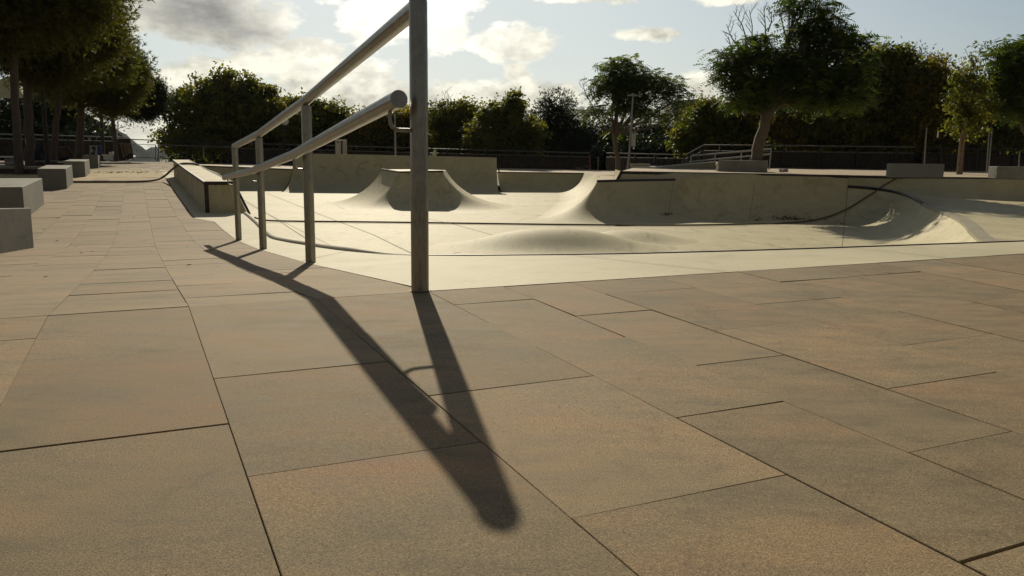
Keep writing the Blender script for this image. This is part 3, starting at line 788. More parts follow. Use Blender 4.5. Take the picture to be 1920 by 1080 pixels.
mound('broad low concrete mound rising just beyond the near edge of the bowl', .95, 18.4, 2.35, 1.35, .42, .1)
mound('smaller flatter concrete mound behind the right shoulder of the broad mound', 3.0, 20.3, 1.4, 1.25, .22, .2)

# ------------------------------------------------------------------ grinding ledge
lt = thing('grind_ledge', UV(.95, 13.1), 'long cream concrete grinding ledge with black steel edges and a rust-stained end face', 'ledge')
v0, v1 = 13.15, 24.3
def LP(u, v, h): return UV(u, v, h)
m_ = MB(); vs_l = [v0, 15.5, 18, 21, v1]
for a, b_ in zip(vs_l, vs_l[1:]):
    h = .475
    m_.quad(LP(.93, b_, -.05), LP(.93, a, -.05), LP(.93, a, h), LP(.93, b_, h))
    m_.quad(LP(1.33, a, h), LP(1.33, b_, h), LP(.93, b_, h), LP(.93, a, h))
    m_.quad(LP(1.55, a, -.05), LP(1.55, b_, -.05), LP(1.33, b_, h), LP(1.33, a, h))
m_.quad(LP(.93, v0, -.05), LP(1.55, v0, -.05), LP(1.33, v0, .475), LP(.93, v0, .475))
m_.quad(LP(1.55, v1, -.05), LP(.93, v1, -.05), LP(.93, v1, .475), LP(1.33, v1, .475))
m_.build('ledge_body', M['ledge'], lt)
def bar(m_, a, b_, w_, h_, upd=Vector((0, 0, 1)), mi=0):
    a, b_ = Vector(a), Vector(b_); d = (b_ - a); L = d.length; d.normalize(); s = d.cross(upd).normalized(); u_ = s.cross(d)
    m_.box((a + b_) / 2, d * L / 2, s * w_ / 2, u_ * h_ / 2, mi)
m_ = MB()
for a, b_ in zip(vs_l, vs_l[1:]): bar(m_, LP(.93, a, .455), LP(.93, b_, .455), .03, .05)
bar(m_, LP(.93, v0, .455), LP(1.335, v0, .455), .02, .055); bar(m_, LP(.95, v0, -.03), LP(.95, v0, .48), .055, .03, Vector((0, 1, 0)))
bar(m_, LP(1.35, v0 - .002, .47), LP(1.57, v0 - .002, -.03), .03, .035, Vector((0, 1, 0)))
m_.build('steel_edging', M['angle'], lt)
m_ = MB(); m_.tube([LP(1.33, v, .46) for v in vs_l], .028, 8); m_.build('coping', M['curb'], lt, True)

# ------------------------------------------------------------------ handrail
hr = thing('handrail', UV(.92, 5.5), 'brushed steel handrail with four posts and a thicker lower tube running down the ramp', 'handrail')
pv_ = [(.905, 2.675), (.935, 4.93), (.945, 7.08), (.925, 8.75)]
bases = [UV(u, v) for u, v in pv_]
bases[0] = Vector((-.3185, 2.735, 0.0))
PR_ = .0305
HT = .97
for k, p in enumerate(bases):
    m_ = MB(); m_.tube([p + Vector((0, 0, -.03)), p + Vector((0, 0, HT - (.013, .03, .03, .0)[k]))], PR_, 24, caps=(k > 0))
    o = m_.build('post', M['steel'], hr, True)
    m2 = MB(); m2.tube([p + Vector((0, 0, -.004)), p + Vector((0, 0, .0022))], PR_ + .0045, 24); m2.build('base_dirt_ring', M['railD'], hr, True)  # thin dark ring of dirt round each post foot
tops = [p + Vector((0, 0, HT - (.024 if k == 0 else 0))) for k, p in enumerate(bases)]
m_ = MB()
d0 = (tops[0] - tops[1]).normalized(); d3 = (tops[3] - tops[2]).normalized()
def round_end(p, d):  # elbow that turns from the post into the rail
    return p
rp = []
for k, t in enumerate(tops):
    rp.append(t)
m_.tube([tops[0] + Vector((0, 0, 0)) + d0 * .0] + [tops[0].lerp(tops[1], t) for t in (.25, .5, .75)] + [tops[1]] + [tops[1].lerp(tops[2], .5), tops[2], tops[2].lerp(tops[3], .5), tops[3]], PR_ * .97, 24)
m_.build('top_rail', M['steel'], hr, True)
def dome(p, r):
    m_ = MB(); ns, nr = 24, 8; vs = []
    for i in range(-nr, nr + 1):
        a = i / nr * math.pi / 2
        for k in range(ns):
            b_ = 2 * math.pi * k / ns; vs.append((p.x + r * math.cos(a) * math.cos(b_), p.y + r * math.cos(a) * math.sin(b_), p.z + r * math.sin(a)))
    fs = [(i * ns + k, i * ns + (k + 1) % ns, (i + 1) * ns + (k + 1) % ns, (i + 1) * ns + k) for i in range(2 * nr) for k in range(ns)]
    m_.add(vs, fs); return m_
dome(tops[0] + Vector((0, 0, .011)), PR_ * 1.0).build('rail_elbow', M['steel'], hr, True); dome(tops[3], PR_ * .99).build('rail_elbow', M['steel'], hr, True)
# lower tube, set off to the lane side of the posts
off = Vector((-CT, -ST, 0)) * .082 ; dirv = Vector((-ST, CT, 0))
HL = .658
HLs = [.632, .652, .66, .66]; off0 = off * 1.22
la = [bases[0] + off0 + Vector((0, 0, HLs[0] + .008)) - dirv * .10] + [b_ + (off0 if k == 0 else off) + Vector((0, 0, HLs[k])) for k, b_ in enumerate(bases)] + [bases[3] + off * 1.0 + dirv * .33 + Vector((0, 0, HL - .02))]
m_ = MB(); m_.tube(resample(la, .4), .0275, 28, caps=False); lr = m_.build('lower_rail', M['steel'], hr, True)
def disc(p, d, r, t, name, mat):
    m_ = MB(); m_.tube([p, p + d * t], r, 28); return m_.build(name, mat, hr, True)
da = (la[0] - la[1]).normalized(); disc(la[0], da, .0283, .004, 'end_cap', M['galv']); disc(la[-1], (la[-1] - la[-2]).normalized(), .028, .003, 'end_cap', M['galv'])
for k, b_ in enumerate(bases):
    p0 = b_ + (off0 if k == 0 else off) + Vector((0, 0, HLs[k] - .025)); q = b_ + Vector((0, 0, HLs[k] - .085))
    pts = [p0, p0 + Vector((0, 0, -.03))] + [p0 + Vector((0, 0, -.03)) + Vector((0, 0, -.03)) * math.sin(t * math.pi / 2) - off.normalized() * .03 * (1 - math.cos(t * math.pi / 2)) for t in (.25, .5, .75, 1)] + [q]
    m_ = MB(); m_.tube(pts, .0065, 10); m_.build('bracket', M['steel'], hr, True)

# ------------------------------------------------------------------ granite benches on the left
def cuboid(name, u0, u1, va, vb, h, label, cat, group=None, mat='block'):
    base = UV((u0 + u1) / 2, va)
    t = thing(name, base, label, cat, group)
    m_ = MB()
    zb = min(zv(va), zv(vb)) - .03
    ht = zv(va) + h; hb = zv(vb) + h
    def Q(u, v, z): x, y = uv2(u, v); return Vector((x, y, z))
    m_.hexa([Q(u0, va, zb), Q(u1, va, zb), Q(u1, vb, zb), Q(u0, vb, zb)], [Q(u0, va, ht), Q(u1, va, ht), Q(u1, vb, hb), Q(u0, vb, hb)])
    o = m_.build(name, M[mat], None, False, .006)
    o.location = (0, 0, 0)
    bpy.data.objects.remove(t)
    return tag(o, label, cat, group)
GB = 'granite block benches along the left of the paving'
near_block = ('nearest grey granite block bench, cut off by the left edge of the photo', 'bench', GB)
d_ = Vector((-.16, -.78)).normalized(); e_ = Vector((d_.y, -d_.x)); f_ = Vector((-.905, 8.56))
q4 = [f_, f_ + e_ * .55, f_ + e_ * .55 + d_ * 2.0, f_ + d_ * 2.0]
m_ = MB(); m_.hexa([UV(q.x, q.y, -.04) for q in q4], [UV(q.x, q.y, .37) for q in q4])
tag(m_.build('stone_bench', M['block'], None, False, .007), *near_block)
cuboid('stone_bench', -2.15, -1.42, 12.7, 15.3, .43, 'second nearest granite block bench, its lit top and side behind the nearest one', 'bench', GB)
cuboid('stone_bench', -1.88, -1.36, 19.45, 21.4, .42, 'granite block bench in the middle of the row, where the hose starts', 'bench', GB)
cuboid('stone_bench', -1.75, -1.25, 24.4, 26.9, .41, 'granite block bench second from the far end, just before the one with the poster', 'bench', GB)
cuboid('stone_bench', -1.72, -1.24, 32.6, 34.6, .46, 'farthest block bench of the row, fully shaded, with the blue poster on it', 'bench', GB)

# poster standing on the farthest block
pp = UV(-1.45, 33.0, .46)
ps = thing('poster_board', pp, 'small poster board in blue and white with dark figures, standing on the farthest block', 'sign')
p0, p1, p2, p3 = W(168.5, 293.5, pp.y), W(190, 293.5, pp.y), W(190, 275, pp.y), W(168.5, 275, pp.y)
dz = pp.z - p0.z
p0, p1, p2, p3 = [p + Vector((0, 0, dz)) for p in (p0, p1, p2, p3)]
ex = (p1 - p0) / 2; ez = (p3 - p0) / 2; cen = (p0 + p2) / 2
m_ = MB(); m_.box(cen, ex, Vector((0, .02, 0)), ez); m_.build('board', M['blue'], ps)
m_ = MB(); m_.box(cen - ex * .3 + Vector((0, -.024, 0)), ex * .66, Vector((0, .003, 0)), ez * .92); pr_ = m_.build('print', M['greenish'], ps)
m_ = MB()
for (a, b_, c_2, d_2) in ((-.75, -.85, -.2, -.45), (-.35, -.9, -.05, .35), (-.6, .3, .0, .75), (.02, -.1, .2, .5)):
    m_.box(cen + ex * (a + c_2) / 2 + ez * (b_ + d_2) / 2 + Vector((0, -.03, 0)), ex * (c_2 - a) / 2, Vector((0, .002, 0)), ez * (d_2 - b_) / 2)
m_.build('dark_figure', M['black'], ps)
m_ = MB(); m_.box(cen + ez * .93 + Vector((0, -.0245, 0)), ex, Vector((0, .004, 0)), ez * .07); m_.build('top_strip', M['cap'], ps)

# planter walls, table and bench in the shade
def pwall(x0, x1, ytop, ybot, Y, label, d=.35):
    a, b_ = W(x0, ybot, Y), W(x1, ybot, Y); c2 = W(x1, ytop, Y); h = c2.z - b_.z
    t = thing('planter_wall', (a + b_) / 2, label, 'wall')
    m_ = MB(); zb = min(a.z, b_.z) - .1
    nseg = 6
    for k in range(nseg):
        p, q = a.lerp(b_, (k + .02) / nseg), a.lerp(b_, (k + .98) / nseg)
        m_.hexa([Vector((p.x, p.y, zb)), Vector((q.x, q.y, zb)), Vector((q.x, q.y + d, zb)), Vector((p.x, p.y + d, zb))], [Vector((p.x, p.y, a.z + h - .06)), Vector((q.x, q.y, a.z + h - .06)), Vector((q.x, q.y + d, a.z + h - .06)), Vector((p.x, p.y + d, a.z + h - .06))])
    m_.build('wall_face', M['brick'], t)
    m_ = MB(); m_.box((a + b_) / 2 + Vector((0, d / 2 - .02, h - .03)), (b_ - a) / 2 * 1.01, Vector((0, d / 2 + .04, 0)), Vector((0, 0, .03))); m_.build('capstone', M['cap'], t, False, .008)
pwall(-70, 83, 312, 331, 22.6, 'low dark brown planter wall with pale cap, behind the nearer granite benches')
pwall(58, 134, 301, 311, 31.5, 'farther low planter wall on which the two people sit')
m_ = MB(); a = UV(-6.2, 17.5, .10); 
for (u0, u1, va, vb, z0, z1) in ((-6.5, -2.0, 19.0, 19.5, .0, .12),):
    m_.hexa([UV(u0, va, z0 - .1), UV(u1, va, z0 - .1), UV(u1, vb, z0 - .1), UV(u0, vb, z0 - .1)], [UV(u0, va, z1), UV(u1, va, z1), UV(u1, vb, z1), UV(u0, vb, z1)])
o = m_.build('stone_kerb', M['cap'], None, False, .01); tag(o, 'low pale stone kerb in the sun, ending behind the middle granite bench', 'kerb')
def bench_obj(name, x0, x1, ytop, ybot, Y, label, cat, mat):
    a, b_ = W(x0, ytop, Y), W(x1, ytop, Y); gz = W((x0 + x1) / 2, ybot, Y).z
    t = thing(name, Vector(((a.x + b_.x) / 2, Y, gz)), label, cat)
    m_ = MB()
    for j in range(3): m_.box((a + b_) / 2 + Vector((0, j * .17, 0)), (b_ - a) / 2, Vector((0, .078, 0)), Vector((0, 0, .025)))
    m_.build('slat_top', M[mat], t, False, .006)
    for f in (.12, .88):
        p = a.lerp(b_, f); m_ = MB(); h = p.z - gz
        m_.box(Vector((p.x, Y + .17, gz + h / 2 - .02)), Vector((.035, 0, 0)), Vector((0, .2, 0)), Vector((0, 0, h / 2 - .01))); m_.build('leg', M['cap'], t)
bench_obj('picnic_table', -60, 20, 294, 312, 27, 'sunlit pale picnic table in the park at the far left edge', 'table', 'white')
bench_obj('park_bench', -60, 27, 306, 318, 25.0, 'grey bench in front of the sunlit picnic table', 'bench', 'cap')

# two people sitting on the planter wall, backs to us
def person(px, ptop, pbot, Y, top_mat, label, lean):
    feet = W(px, pbot, Y); k = (W(px, ptop, Y).z - feet.z) / .88
    t = thing('person', feet, label, 'person')
    def skin(name, pts, edges, radii, mat, parent, root=0, lv=1):
        me = bpy.data.meshes.new(name); me.from_pydata([(p[0] * k, p[1] * k, p[2] * k) for p in pts], edges, [])
        o = bpy.data.objects.new(name, me); C.objects.link(o); o.parent = parent
        md = o.modifiers.new('skin', 'SKIN')
        for i, r in enumerate(radii):
            sv = me.skin_vertices[0].data[i]; sv.radius = (r[0] * k, r[1] * k) if isinstance(r, tuple) else (r * k, r * k); sv.use_root = (i == root)
        sd = o.modifiers.new('sub', 'SUBSURF'); sd.levels = lv; sd.render_levels = lv
        me.materials.append(mat); o.data.polygons.foreach_set('use_smooth', [True] * len(me.polygons)); return o
    lx = lean
    pts = [(0, 0, .10), (lx * .3, .02, .28), (lx * .7, .03, .46), (lx, .05, .58), (lx * 1.1, .08, .645), (lx * 1.15, .10, .76),
           (-.17 + lx, .05, .54), (-.24 + lx, .10, .34), (-.16 + lx, .30, .22), (.17 + lx, .05, .54), (.24 + lx, .10, .34), (.16 + lx, .30, .22),
           (-.10, .02, .08), (-.13, .42, .10), (-.13, .46, -.32), (-.13, .58, -.36), (.10, .02, .08), (.13, .42, .10), (.13, .46, -.32), (.13, .58, -.36)]
    ed = [(0, 1), (1, 2), (2, 3), (3, 4), (4, 5), (3, 6), (6, 7), (7, 8), (3, 9), (9, 10), (10, 11), (0, 12), (12, 13), (13, 14), (14, 15), (0, 16), (16, 17), (17, 18), (18, 19)]
    rd = [(.17, .13), (.155, .11), (.19, .12), (.12, .09), .055, (.075, .09), .075, .05, .035, .075, .05, .035, .10, .075, .05, .04, .10, .075, .05, .04]
    skin('body', pts, ed, rd, M['navy'], t)
    # jacket over the torso and sleeves
    jp = [(0, -.005, .06), (lx * .3, .01, .28), (lx * .7, .02, .46), (lx, .045, .575), (-.17 + lx, .05, .545), (-.25 + lx, .10, .34), (-.18 + lx, .26, .24), (.17 + lx, .05, .545), (.25 + lx, .10, .34), (.18 + lx, .26, .24)]
    je = [(0, 1), (1, 2), (2, 3), (3, 4), (4, 5), (5, 6), (3, 7), (7, 8), (8, 9)]
    skin('jacket', jp, je, [(.20, .16), (.185, .14), (.215, .15), (.13, .11), .09, .068, .05, .09, .068, .05], top_mat, t)
    hp = [(lx * 1.13, .085, .70), (lx * 1.15, .085, .80), (lx * 1.15, .09, .86)]
    skin('hair', hp, [(0, 1), (1, 2)], [.065, .092, .05], M['hair'], t)
    hc = [(lx * 1.15, .125, .70), (lx * 1.15, .125, .76)]
    skin('face', hc, [(0, 1)], [.06, .07], M['skin'], t)
person(70, 262, 301, 32.2, M['navy'], 'person in a dark navy jacket seated on the far planter wall, back turned', .0)
person(122, 262, 301, 32.2, M['jacket'], 'person in a brown jacket hunched on the far planter wall, back turned', -.03)

# slatted timber rack at the end of the paving
rk_b = W(228, 303, 42)
rk = thing('timber_rack', rk_b, 'dark leaning timber rack with pale slats at the far end of the paving', 'rack')
m_ = MB(); q0, q1, q2, q3 = W(224, 302, 43), W(251, 297, 43), W(244, 261, 43), W(219, 260, 43)
m_.hexa([q0, q1, q1 + Vector((-.05, .12, 0)), q0 + Vector((0, .12, 0))], [q3, q2, q2 + Vector((-.05, .12, 0)), q3 + Vector((0, .12, 0))]); m_.build('back_panel', M['panel'], rk)
for (xa, ya, xb, yb) in ((226, 269, 233, 295), (231, 269, 237.5, 292), (235, 270, 240, 289), (238.5, 270, 243, 288), (242, 270, 245.5, 287)):
    m_ = MB(); bar(m_, W(xa, ya, 42.9), W(xb, yb, 42.8), .05, .05, Vector((0, 1, 0))); m_.build('slat', M['stake'], rk)
m_ = MB(); bar(m_, W(224, 269.5, 42.85), W(246, 269.5, 42.85), .05, .06); m_.build('top_bar', M['stake'], rk)
m_ = MB(); m_.hexa([W(233, 303.5, 42), W(238, 303, 42), W(255, 293.5, 46), W(250, 293, 46)], [W(233, 302, 42), W(238, 301.2, 42), W(255, 291.8, 46), W(250, 291.5, 46)])
o = m_.build('stone_slab', M['white']); tag(o, 'pale stone slab lying on the ground beside the leaning timber rack', 'slab')
m_ = MB(); m_.box(W(209, 288, 45), Vector((.10, 0, 0)), Vector((0, .1, 0)), Vector((0, 0, .09))); m_.box(W(202, 291, 45), Vector((.28, 0, 0)), Vector((0, .15, 0)), Vector((0, 0, .03))); m_.box(W(203, 295, 45), Vector((.22, 0, 0)), Vector((0, .12, 0)), Vector((0, 0, .13)))
o = m_.build('low_seat', M['white'], None, False, .01); tag(o, 'small white seat standing in the sun left of the pale trunk', 'seat')

# tan canopy at the far left
cn = thing('shade_sail', W(-20, 190, 44), 'tan fabric canopy glimpsed between the pine trunks at the far left', 'canopy')
m_ = MB(); m_.hexa([W(-80, 184, 44), W(47, 183.5, 44), W(47, 183.5, 46), W(-80, 184, 46)], [W(-60, 168, 45), W(20, 142, 45), W(40, 150, 45.5), W(-60, 168, 45.5)])
m_.build('canopy', M['sail'], cn)
m_ = MB(); m_.tube([W(46, 184, 44), W(50, 290, 44)], .05, 8); m_.build('pole', M['galv'], cn)

# ------------------------------------------------------------------ fences
def rail_fence(pts_top, pts_bot, Y, label, npost, panel=True, mid=.24, group=None, nrail_lo=True, mat_rail='rail'):
    """pts_top: [(x,y,Y)...] photo positions of the top rail, pts_bot same for the foot"""
    T = [W(*p) for p in pts_top]; B_ = [W(*p) for p in pts_bot]
    t = thing('rail_fence', B_[0], label, 'fence', group)
    m_ = MB(); m_.tube(T, .038, 8); m_.build('top_rail', M[mat_rail], t, True)
    mids = [a.lerp(b_, mid) for a, b_ in zip(T, B_)]
    m_ = MB(); m_.tube(mids, .03, 8); m_.build('middle_rail', M[mat_rail], t, True)
    if panel:
        m_ = MB(); 
        for (a, a2), (b_, b2) in zip(zip(mids, mids[1:]), zip(B_, B_[1:])):
            L = (a2 - a).length; k = max(2, int(L / .16)); back = Vector((0, .09, 0))
            for i in range(k):
                p, q = a.lerp(a2, (i + .06) / k) + back, a.lerp(a2, (i + .94) / k) + back; r, s = b_.lerp(b2, (i + .06) / k) + back, b_.lerp(b2, (i + .94) / k) + back
                m_.hexa([r, s, s + Vector((0, .03, 0)), r + Vector((0, .03, 0))], [p, q, q + Vector((0, .03, 0)), p + Vector((0, .03, 0))])
        m_.build('slat_panel', M['panel'], t)
    for i in range(npost):
        f = (i + .5) / npost * (len(T) - 1); k = min(int(f), len(T) - 2); f -= k
        p, q = B_[k].lerp(B_[k + 1], f), T[k].lerp(T[k + 1], f)
        m_ = MB(); m_.box((p + q) / 2, Vector((.045, 0, 0)), Vector((0, .045, 0)), Vector((0, 0, (q.z - p.z) / 2 + .02))); m_.build('post', M['railD'], t)
    return t
rail_fence([(-120, 250, 48), (60, 253, 50), (240, 258, 53)], [(-120, 296, 48), (60, 297, 50), (240, 299, 53)], 50, 'dark fence with two pale rails behind the pines at the left', 8, True, .19)
rail_fence([(440, 268.5, 60), (640, 273.5, 60), (800, 278.5, 60), (1105, 287, 59)], [(440, 308.5, 60), (640, 311, 60), (800, 314, 60), (1105, 318.5, 59)], 60, 'long dark fence with two pale rails along the far side of the bowl', 12, True, .235)
rail_fence([(1137, 287, 52), (1285, 290.8, 50)], [(1137, 318, 52), (1285, 319, 50)], 50, 'short low railing between the round-topped lamp and the stepped fence', 4, True, .25)
rail_fence([(1285, 291, 46), (1320, 272, 44.5), (1500, 273.3, 43.5), (1716, 276, 42.5)], [(1285, 319, 46), (1320, 317, 44.5), (1500, 320, 43.5), (1716, 324, 42.5)], 43, 'dark stepped fence with pale rails behind the planters on the right', 9, True, .24)
rail_fence([(1730, 277.5, 41), (2150, 284, 39)], [(1730, 327, 41), (2150, 331, 39)], 40, 'dark low fence behind the wire mesh at the far right', 6, True, .22, mat_rail='railD')
# metal gate and see-through barriers at the end of the lane
gf = thing('metal_barrier', W(300, 305, 52), 'see-through metal mesh barriers closing the far end of the paving', 'barrier')
def thin(m_, xa, ya, xb, yb, Y, r=.02): m_.tube([W(xa, ya, Y), W(xb, yb, Y)], r, 6)
m_ = MB(); thin(m_, 222, 260.5, 440, 268.5, 52, .03); m_.build('top_rail', M['railD'], gf)
m_ = MB(); thin(m_, 226, 270.3, 291, 271.5, 52, .017); thin(m_, 298, 271.5, 440, 276, 52, .017); m_.build('frame_rail', M['galv'], gf)
m_ = MB(); thin(m_, 254, 295.8, 291, 296.2, 52, .02); thin(m_, 298, 296.5, 440, 299, 52, .015); m_.build('bottom_rail', M['railD'], gf)
m_ = MB(); m_.box(W(330, 305.3, 52), Vector((4.2, 0, 0)), Vector((0, .12, 0)), Vector((0, 0, .035))); m_.build('footing', M['railD'], gf)
for (x, ya, yb, mt) in ((291.5, 271, 301, 'galv'), (297, 271, 301, 'galv'), (295, 296, 305, 'railD'), (382, 276, 299, 'galv'), (381, 297, 307, 'railD'), (228, 262, 300, 'railD'), (430, 270, 308, 'railD')):
    m_ = MB(); thin(m_, x, ya, x, yb, 52, .035 if mt == 'galv' else .025); m_.build('post', M[mt], gf)
m_ = MB()
for k in range(60): thin(m_, 228 + k * 3.5, 271, 228 + k * 3.5, 296.5, 52.02, .0035)
for k in range(5): thin(m_, 228, 275 + k * 4.6, 438, 278 + k * 4.6, 52.02, .0035)
m_.build('wire_mesh', M['railD'], gf)
rb = thing('gate_post', W(1106, 319, 58), 'reddish gate post ending the long far fence, with a grey post beside it', 'post')
m_ = MB(); thin(m_, 1106, 291, 1106.5, 318, 58, .055); m_.build('red_post', mat_plain('faded_red_paint', (.19, .075, .05), .7), rb)
m_ = MB(); thin(m_, 1122, 294, 1121, 319, 58, .045); m_.build('grey_post', M['galv'], rb)
m_ = MB(); thin(m_, 1105, 287, 1121, 298, 58.5, .03); m_.build('brace', M['railD'], rb)
# wire mesh fence at right
wf = thing('mesh_fence', W(1735, 325, 33), 'tall wire mesh fence on slim grey posts at the far right', 'fence')
for (xa, ya, xb, yb, Y) in ((1737.5, 239, 1731.5, 326, 34), (1855, 240, 1849.5, 322, 33.5), (1860.5, 240, 1853, 323, 34), (1912, 284, 1909, 326, 34)):
    m_ = MB(); thin(m_, xa, ya, xb, yb, Y, .028); m_.build('post', M['galv'], wf)
m_ = MB()
for k in range(46): thin(m_, 1739 + k * 4.6, 243, 1735 + k * 4.6, 322, 34, .0025)
for k in range(9): thin(m_, 1739, 243 + k * 9, 1945, 246 + k * 9, 34, .0025)
m_.build('wire_mesh', M['railD'], wf)
m_ = MB(); pg = [W(1758, 243, 33.9), W(1761, 247, 33.9), W(1759.5, 258, 33.9), W(1757, 258, 33.9), W(1758.5, 249, 33.9)]
m_.add(pg + [p + Vector((0, .02, 0)) for p in pg], [(0, 1, 2, 3, 4), (9, 8, 7, 6, 5)] + [(i, 5 + i, 5 + (i + 1) % 5, (i + 1) % 5) for i in range(5)])
o = m_.build('plastic_scrap', M['white']); tag(o, 'torn white plastic scrap caught in the wire mesh fence', 'litter')

# ------------------------------------------------------------------ right hand planters, handrail, small things
def block(name, xa, ya, xb, yb, xc, yc, ytop, Y, label, cat, grp=None, dep=.55, mat='block'):
    z = -.03
    a = onz(xa, ya, z); b_ = onz(xb, yb, z); c2 = onz(xc, yc, z) if xc else b_ + Vector((.05, dep, 0))
    h = W(xa, ytop, a.y).z - z; a2 = a + (c2 - b_)
    m_ = MB(); up = Vector((0, 0, h)); dn = Vector((0, 0, -.03))
    m_.hexa([a + dn, b_ + dn, c2 + dn, a2 + dn], [a + up, b_ + up, c2 + up, a2 + up])
    o = m_.build(name, M[mat], None, False, .012); return tag(o, label, cat, grp)
GP = 'concrete block benches on the raised deck'
block('stone_bench', 1346, 321, 1420, 322.5, 1439, 321.4, 300, 28, 'grey concrete block bench in front of the leaning tree trunk on the right deck', 'bench', GP)
block('stone_bench', 1673, 331.2, 1769, 331.6, None, None, 306.5, 28, 'long grey block bench on the right deck with a slim post rising behind it', 'bench', GP)
block('stone_bench', 1868, 333.2, 1985, 334.5, None, None, 312, 27, 'grey block bench cut off by the right edge of the photo', 'bench', GP)
rh = thing('ramp_handrail', W(1345, 318, 36), 'pale metal handrail with two sloping rails beside the access ramp, behind the tree trunk', 'handrail')
for nm, a, b_, r in (('top_rail', (1295, 292.5), (1447, 279), .035), ('lower_rail', (1291, 303.5), (1444, 289), .032)):
    m_ = MB(); m_.tube([W(*a, 36), W(*b_, 35)], r, 8); m_.build(nm, M['galv'], rh, True)
for (xa, ya, xb, yb) in ((1295.5, 292.5, 1295, 306), (1341, 288.5, 1340, 304), (1390, 284, 1389, 302), (1446, 279.5, 1442, 319)):
    m_ = MB(); m_.tube([W(xa, ya, 35.6), W(xb, yb, 35.6)], .028, 8); m_.build('post', M['galv'], rh, True)
m_ = MB(); f = [W(1238, 314.5, 37), W(1347, 317, 36), W(1347, 303, 36), W(1240, 312.5, 37)]
m_.add(f + [p + Vector((0, 1.4, 0)) for p in f], [(0, 1, 2, 3), (7, 6, 5, 4), (3, 2, 6, 7), (1, 5, 6, 2), (0, 3, 7, 4)])
o = m_.build('access_ramp', M['curb']); tag(o, 'low grey wedge-shaped access ramp below the pale sloping handrail', 'ramp')
fd = thing('drinking_fountain', onz(1345, 320.5, -.035), 'small white standpipe with a round head on the deck edge beside the block bench', 'fountain')
q = Vector(fd.location); hh = 16 / 1500 * q.y
m_ = MB(); m_.tube([q, q + Vector((0, 0, hh * .75))], [.045, .038], 10); m_.box(q + Vector((0, 0, .02)), Vector((.08, 0, 0)), Vector((0, .08, 0)), Vector((0, 0, .02))); m_.build('stem', M['white'], fd, True)
m_ = MB(); m_.tube([q + Vector((0, -.03, hh * .8)), q + Vector((0, .03, hh * .8))], .075, 14); m_.build('head', M['white'], fd, True)
m_ = MB(); a = onz(1469, 322.6, -.03)
for (dx, dy, dz_, ex_, ez_) in ((0, 0, .03, .16, .03), (-.1, .05, .075, .035, .03), (.03, .03, .07, .04, .02), (.12, .02, .075, .03, .028), (0, .02, .105, .17, .012)):
    m_.box(a + Vector((dx, dy, dz_)), Vector((ex_, 0, .005)), Vector((0, .07, 0)), Vector((0, 0, ez_)))
o = m_.build('crate_lid', M['cap'], None, False, .004); tag(o, 'small broken grey pallet piece lying on the deck right of the block bench', 'debris')
m_ = MB(); Y = 44
f = [W(1186, 315.5, Y), W(1216, 315.5, Y), W(1220, 307.5, Y), W(1182, 307.2, Y)]
m_.add(f + [p + Vector((.05, .5, 0)) for p in f], [(0, 1, 2, 3), (7, 6, 5, 4), (3, 2, 6, 7), (1, 5, 6, 2), (0, 3, 7, 4), (0, 4, 5, 1)])
o = m_.build('stone_trough', M['ledge'], None, False, .02); tag(o, 'weathered trapezoid stone trough right of the lamp post foot', 'planter')

# lamp posts and signs
lp = thing('street_lamp', W(1178, 320, 43), 'slim grey lamp post with flat head and small white sign, by the forked tree', 'street lamp')
m_ = MB(); m_.tube([W(1177, 319, 43), W(1180, 290, 43), W(1187, 180, 43)], [.075, .06, .045], 10); m_.build('pole', M['galv'], lp, True)
m_ = MB(); hp = W(1187, 179, 43); m_.box(hp, Vector((.27, 0, 0)), Vector((0, .14, 0)), Vector((0, 0, .03))); m_.box(hp + Vector((0, 0, .05)), Vector((.09, 0, 0)), Vector((0, .07, 0)), Vector((0, 0, .035))); m_.build('lamp_head', M['galv'], lp, False, .02)
m_ = MB(); a, b_ = W(1184.5, 247, 42.9), W(1191.5, 275, 42.9); m_.box((a + b_) / 2, Vector(((b_.x - a.x) / 2, 0, 0)), Vector((0, .012, 0)), Vector((0, 0, (a.z - b_.z) / 2))); sg = m_.build('sign_plate', M['signw'], lp, False, .005)
m_ = MB(); m_.box(W(1188, 249, 42.87), Vector((.04, 0, 0)), Vector((0, .004, 0)), Vector((0, 0, .035))); m_.build('dark_mark', M['black'], lp)
l2 = thing('street_lamp', W(742, 312, 56), 'thin grey pole behind the raised far wall, just left of the nearest handrail post', 'street lamp')
m_ = MB(); m_.tube([W(742, 312, 56), W(740.5, 222, 56)], [.085, .055], 10); m_.build('pole', M['galv'], l2, True)
m_ = MB(); m_.tube([W(740.5, 224, 56), W(740.3, 214, 56)], [.05, .09], 10); m_.build('lamp_head', M['galv'], l2, True)
l3 = thing('globe_lamp', W(531, 309, 58), 'round frosted globe lamp among the trees, seen below the steel rail', 'street lamp')
m_ = MB(); m_.tube([W(532, 309, 58), W(533.5, 234, 58)], .05, 8); m_.build('pole', M['railD'], l3, True)
gp = W(534, 228, 58); dm_ = dome(gp, .27); dm_.build('globe', M['glassw'], l3, True)
m_ = MB(); m_.tube([gp + Vector((0, 0, -.28)), gp + Vector((0, 0, -.16))], [.07, .14], 10); m_.build('collar', M['railD'], l3, True)
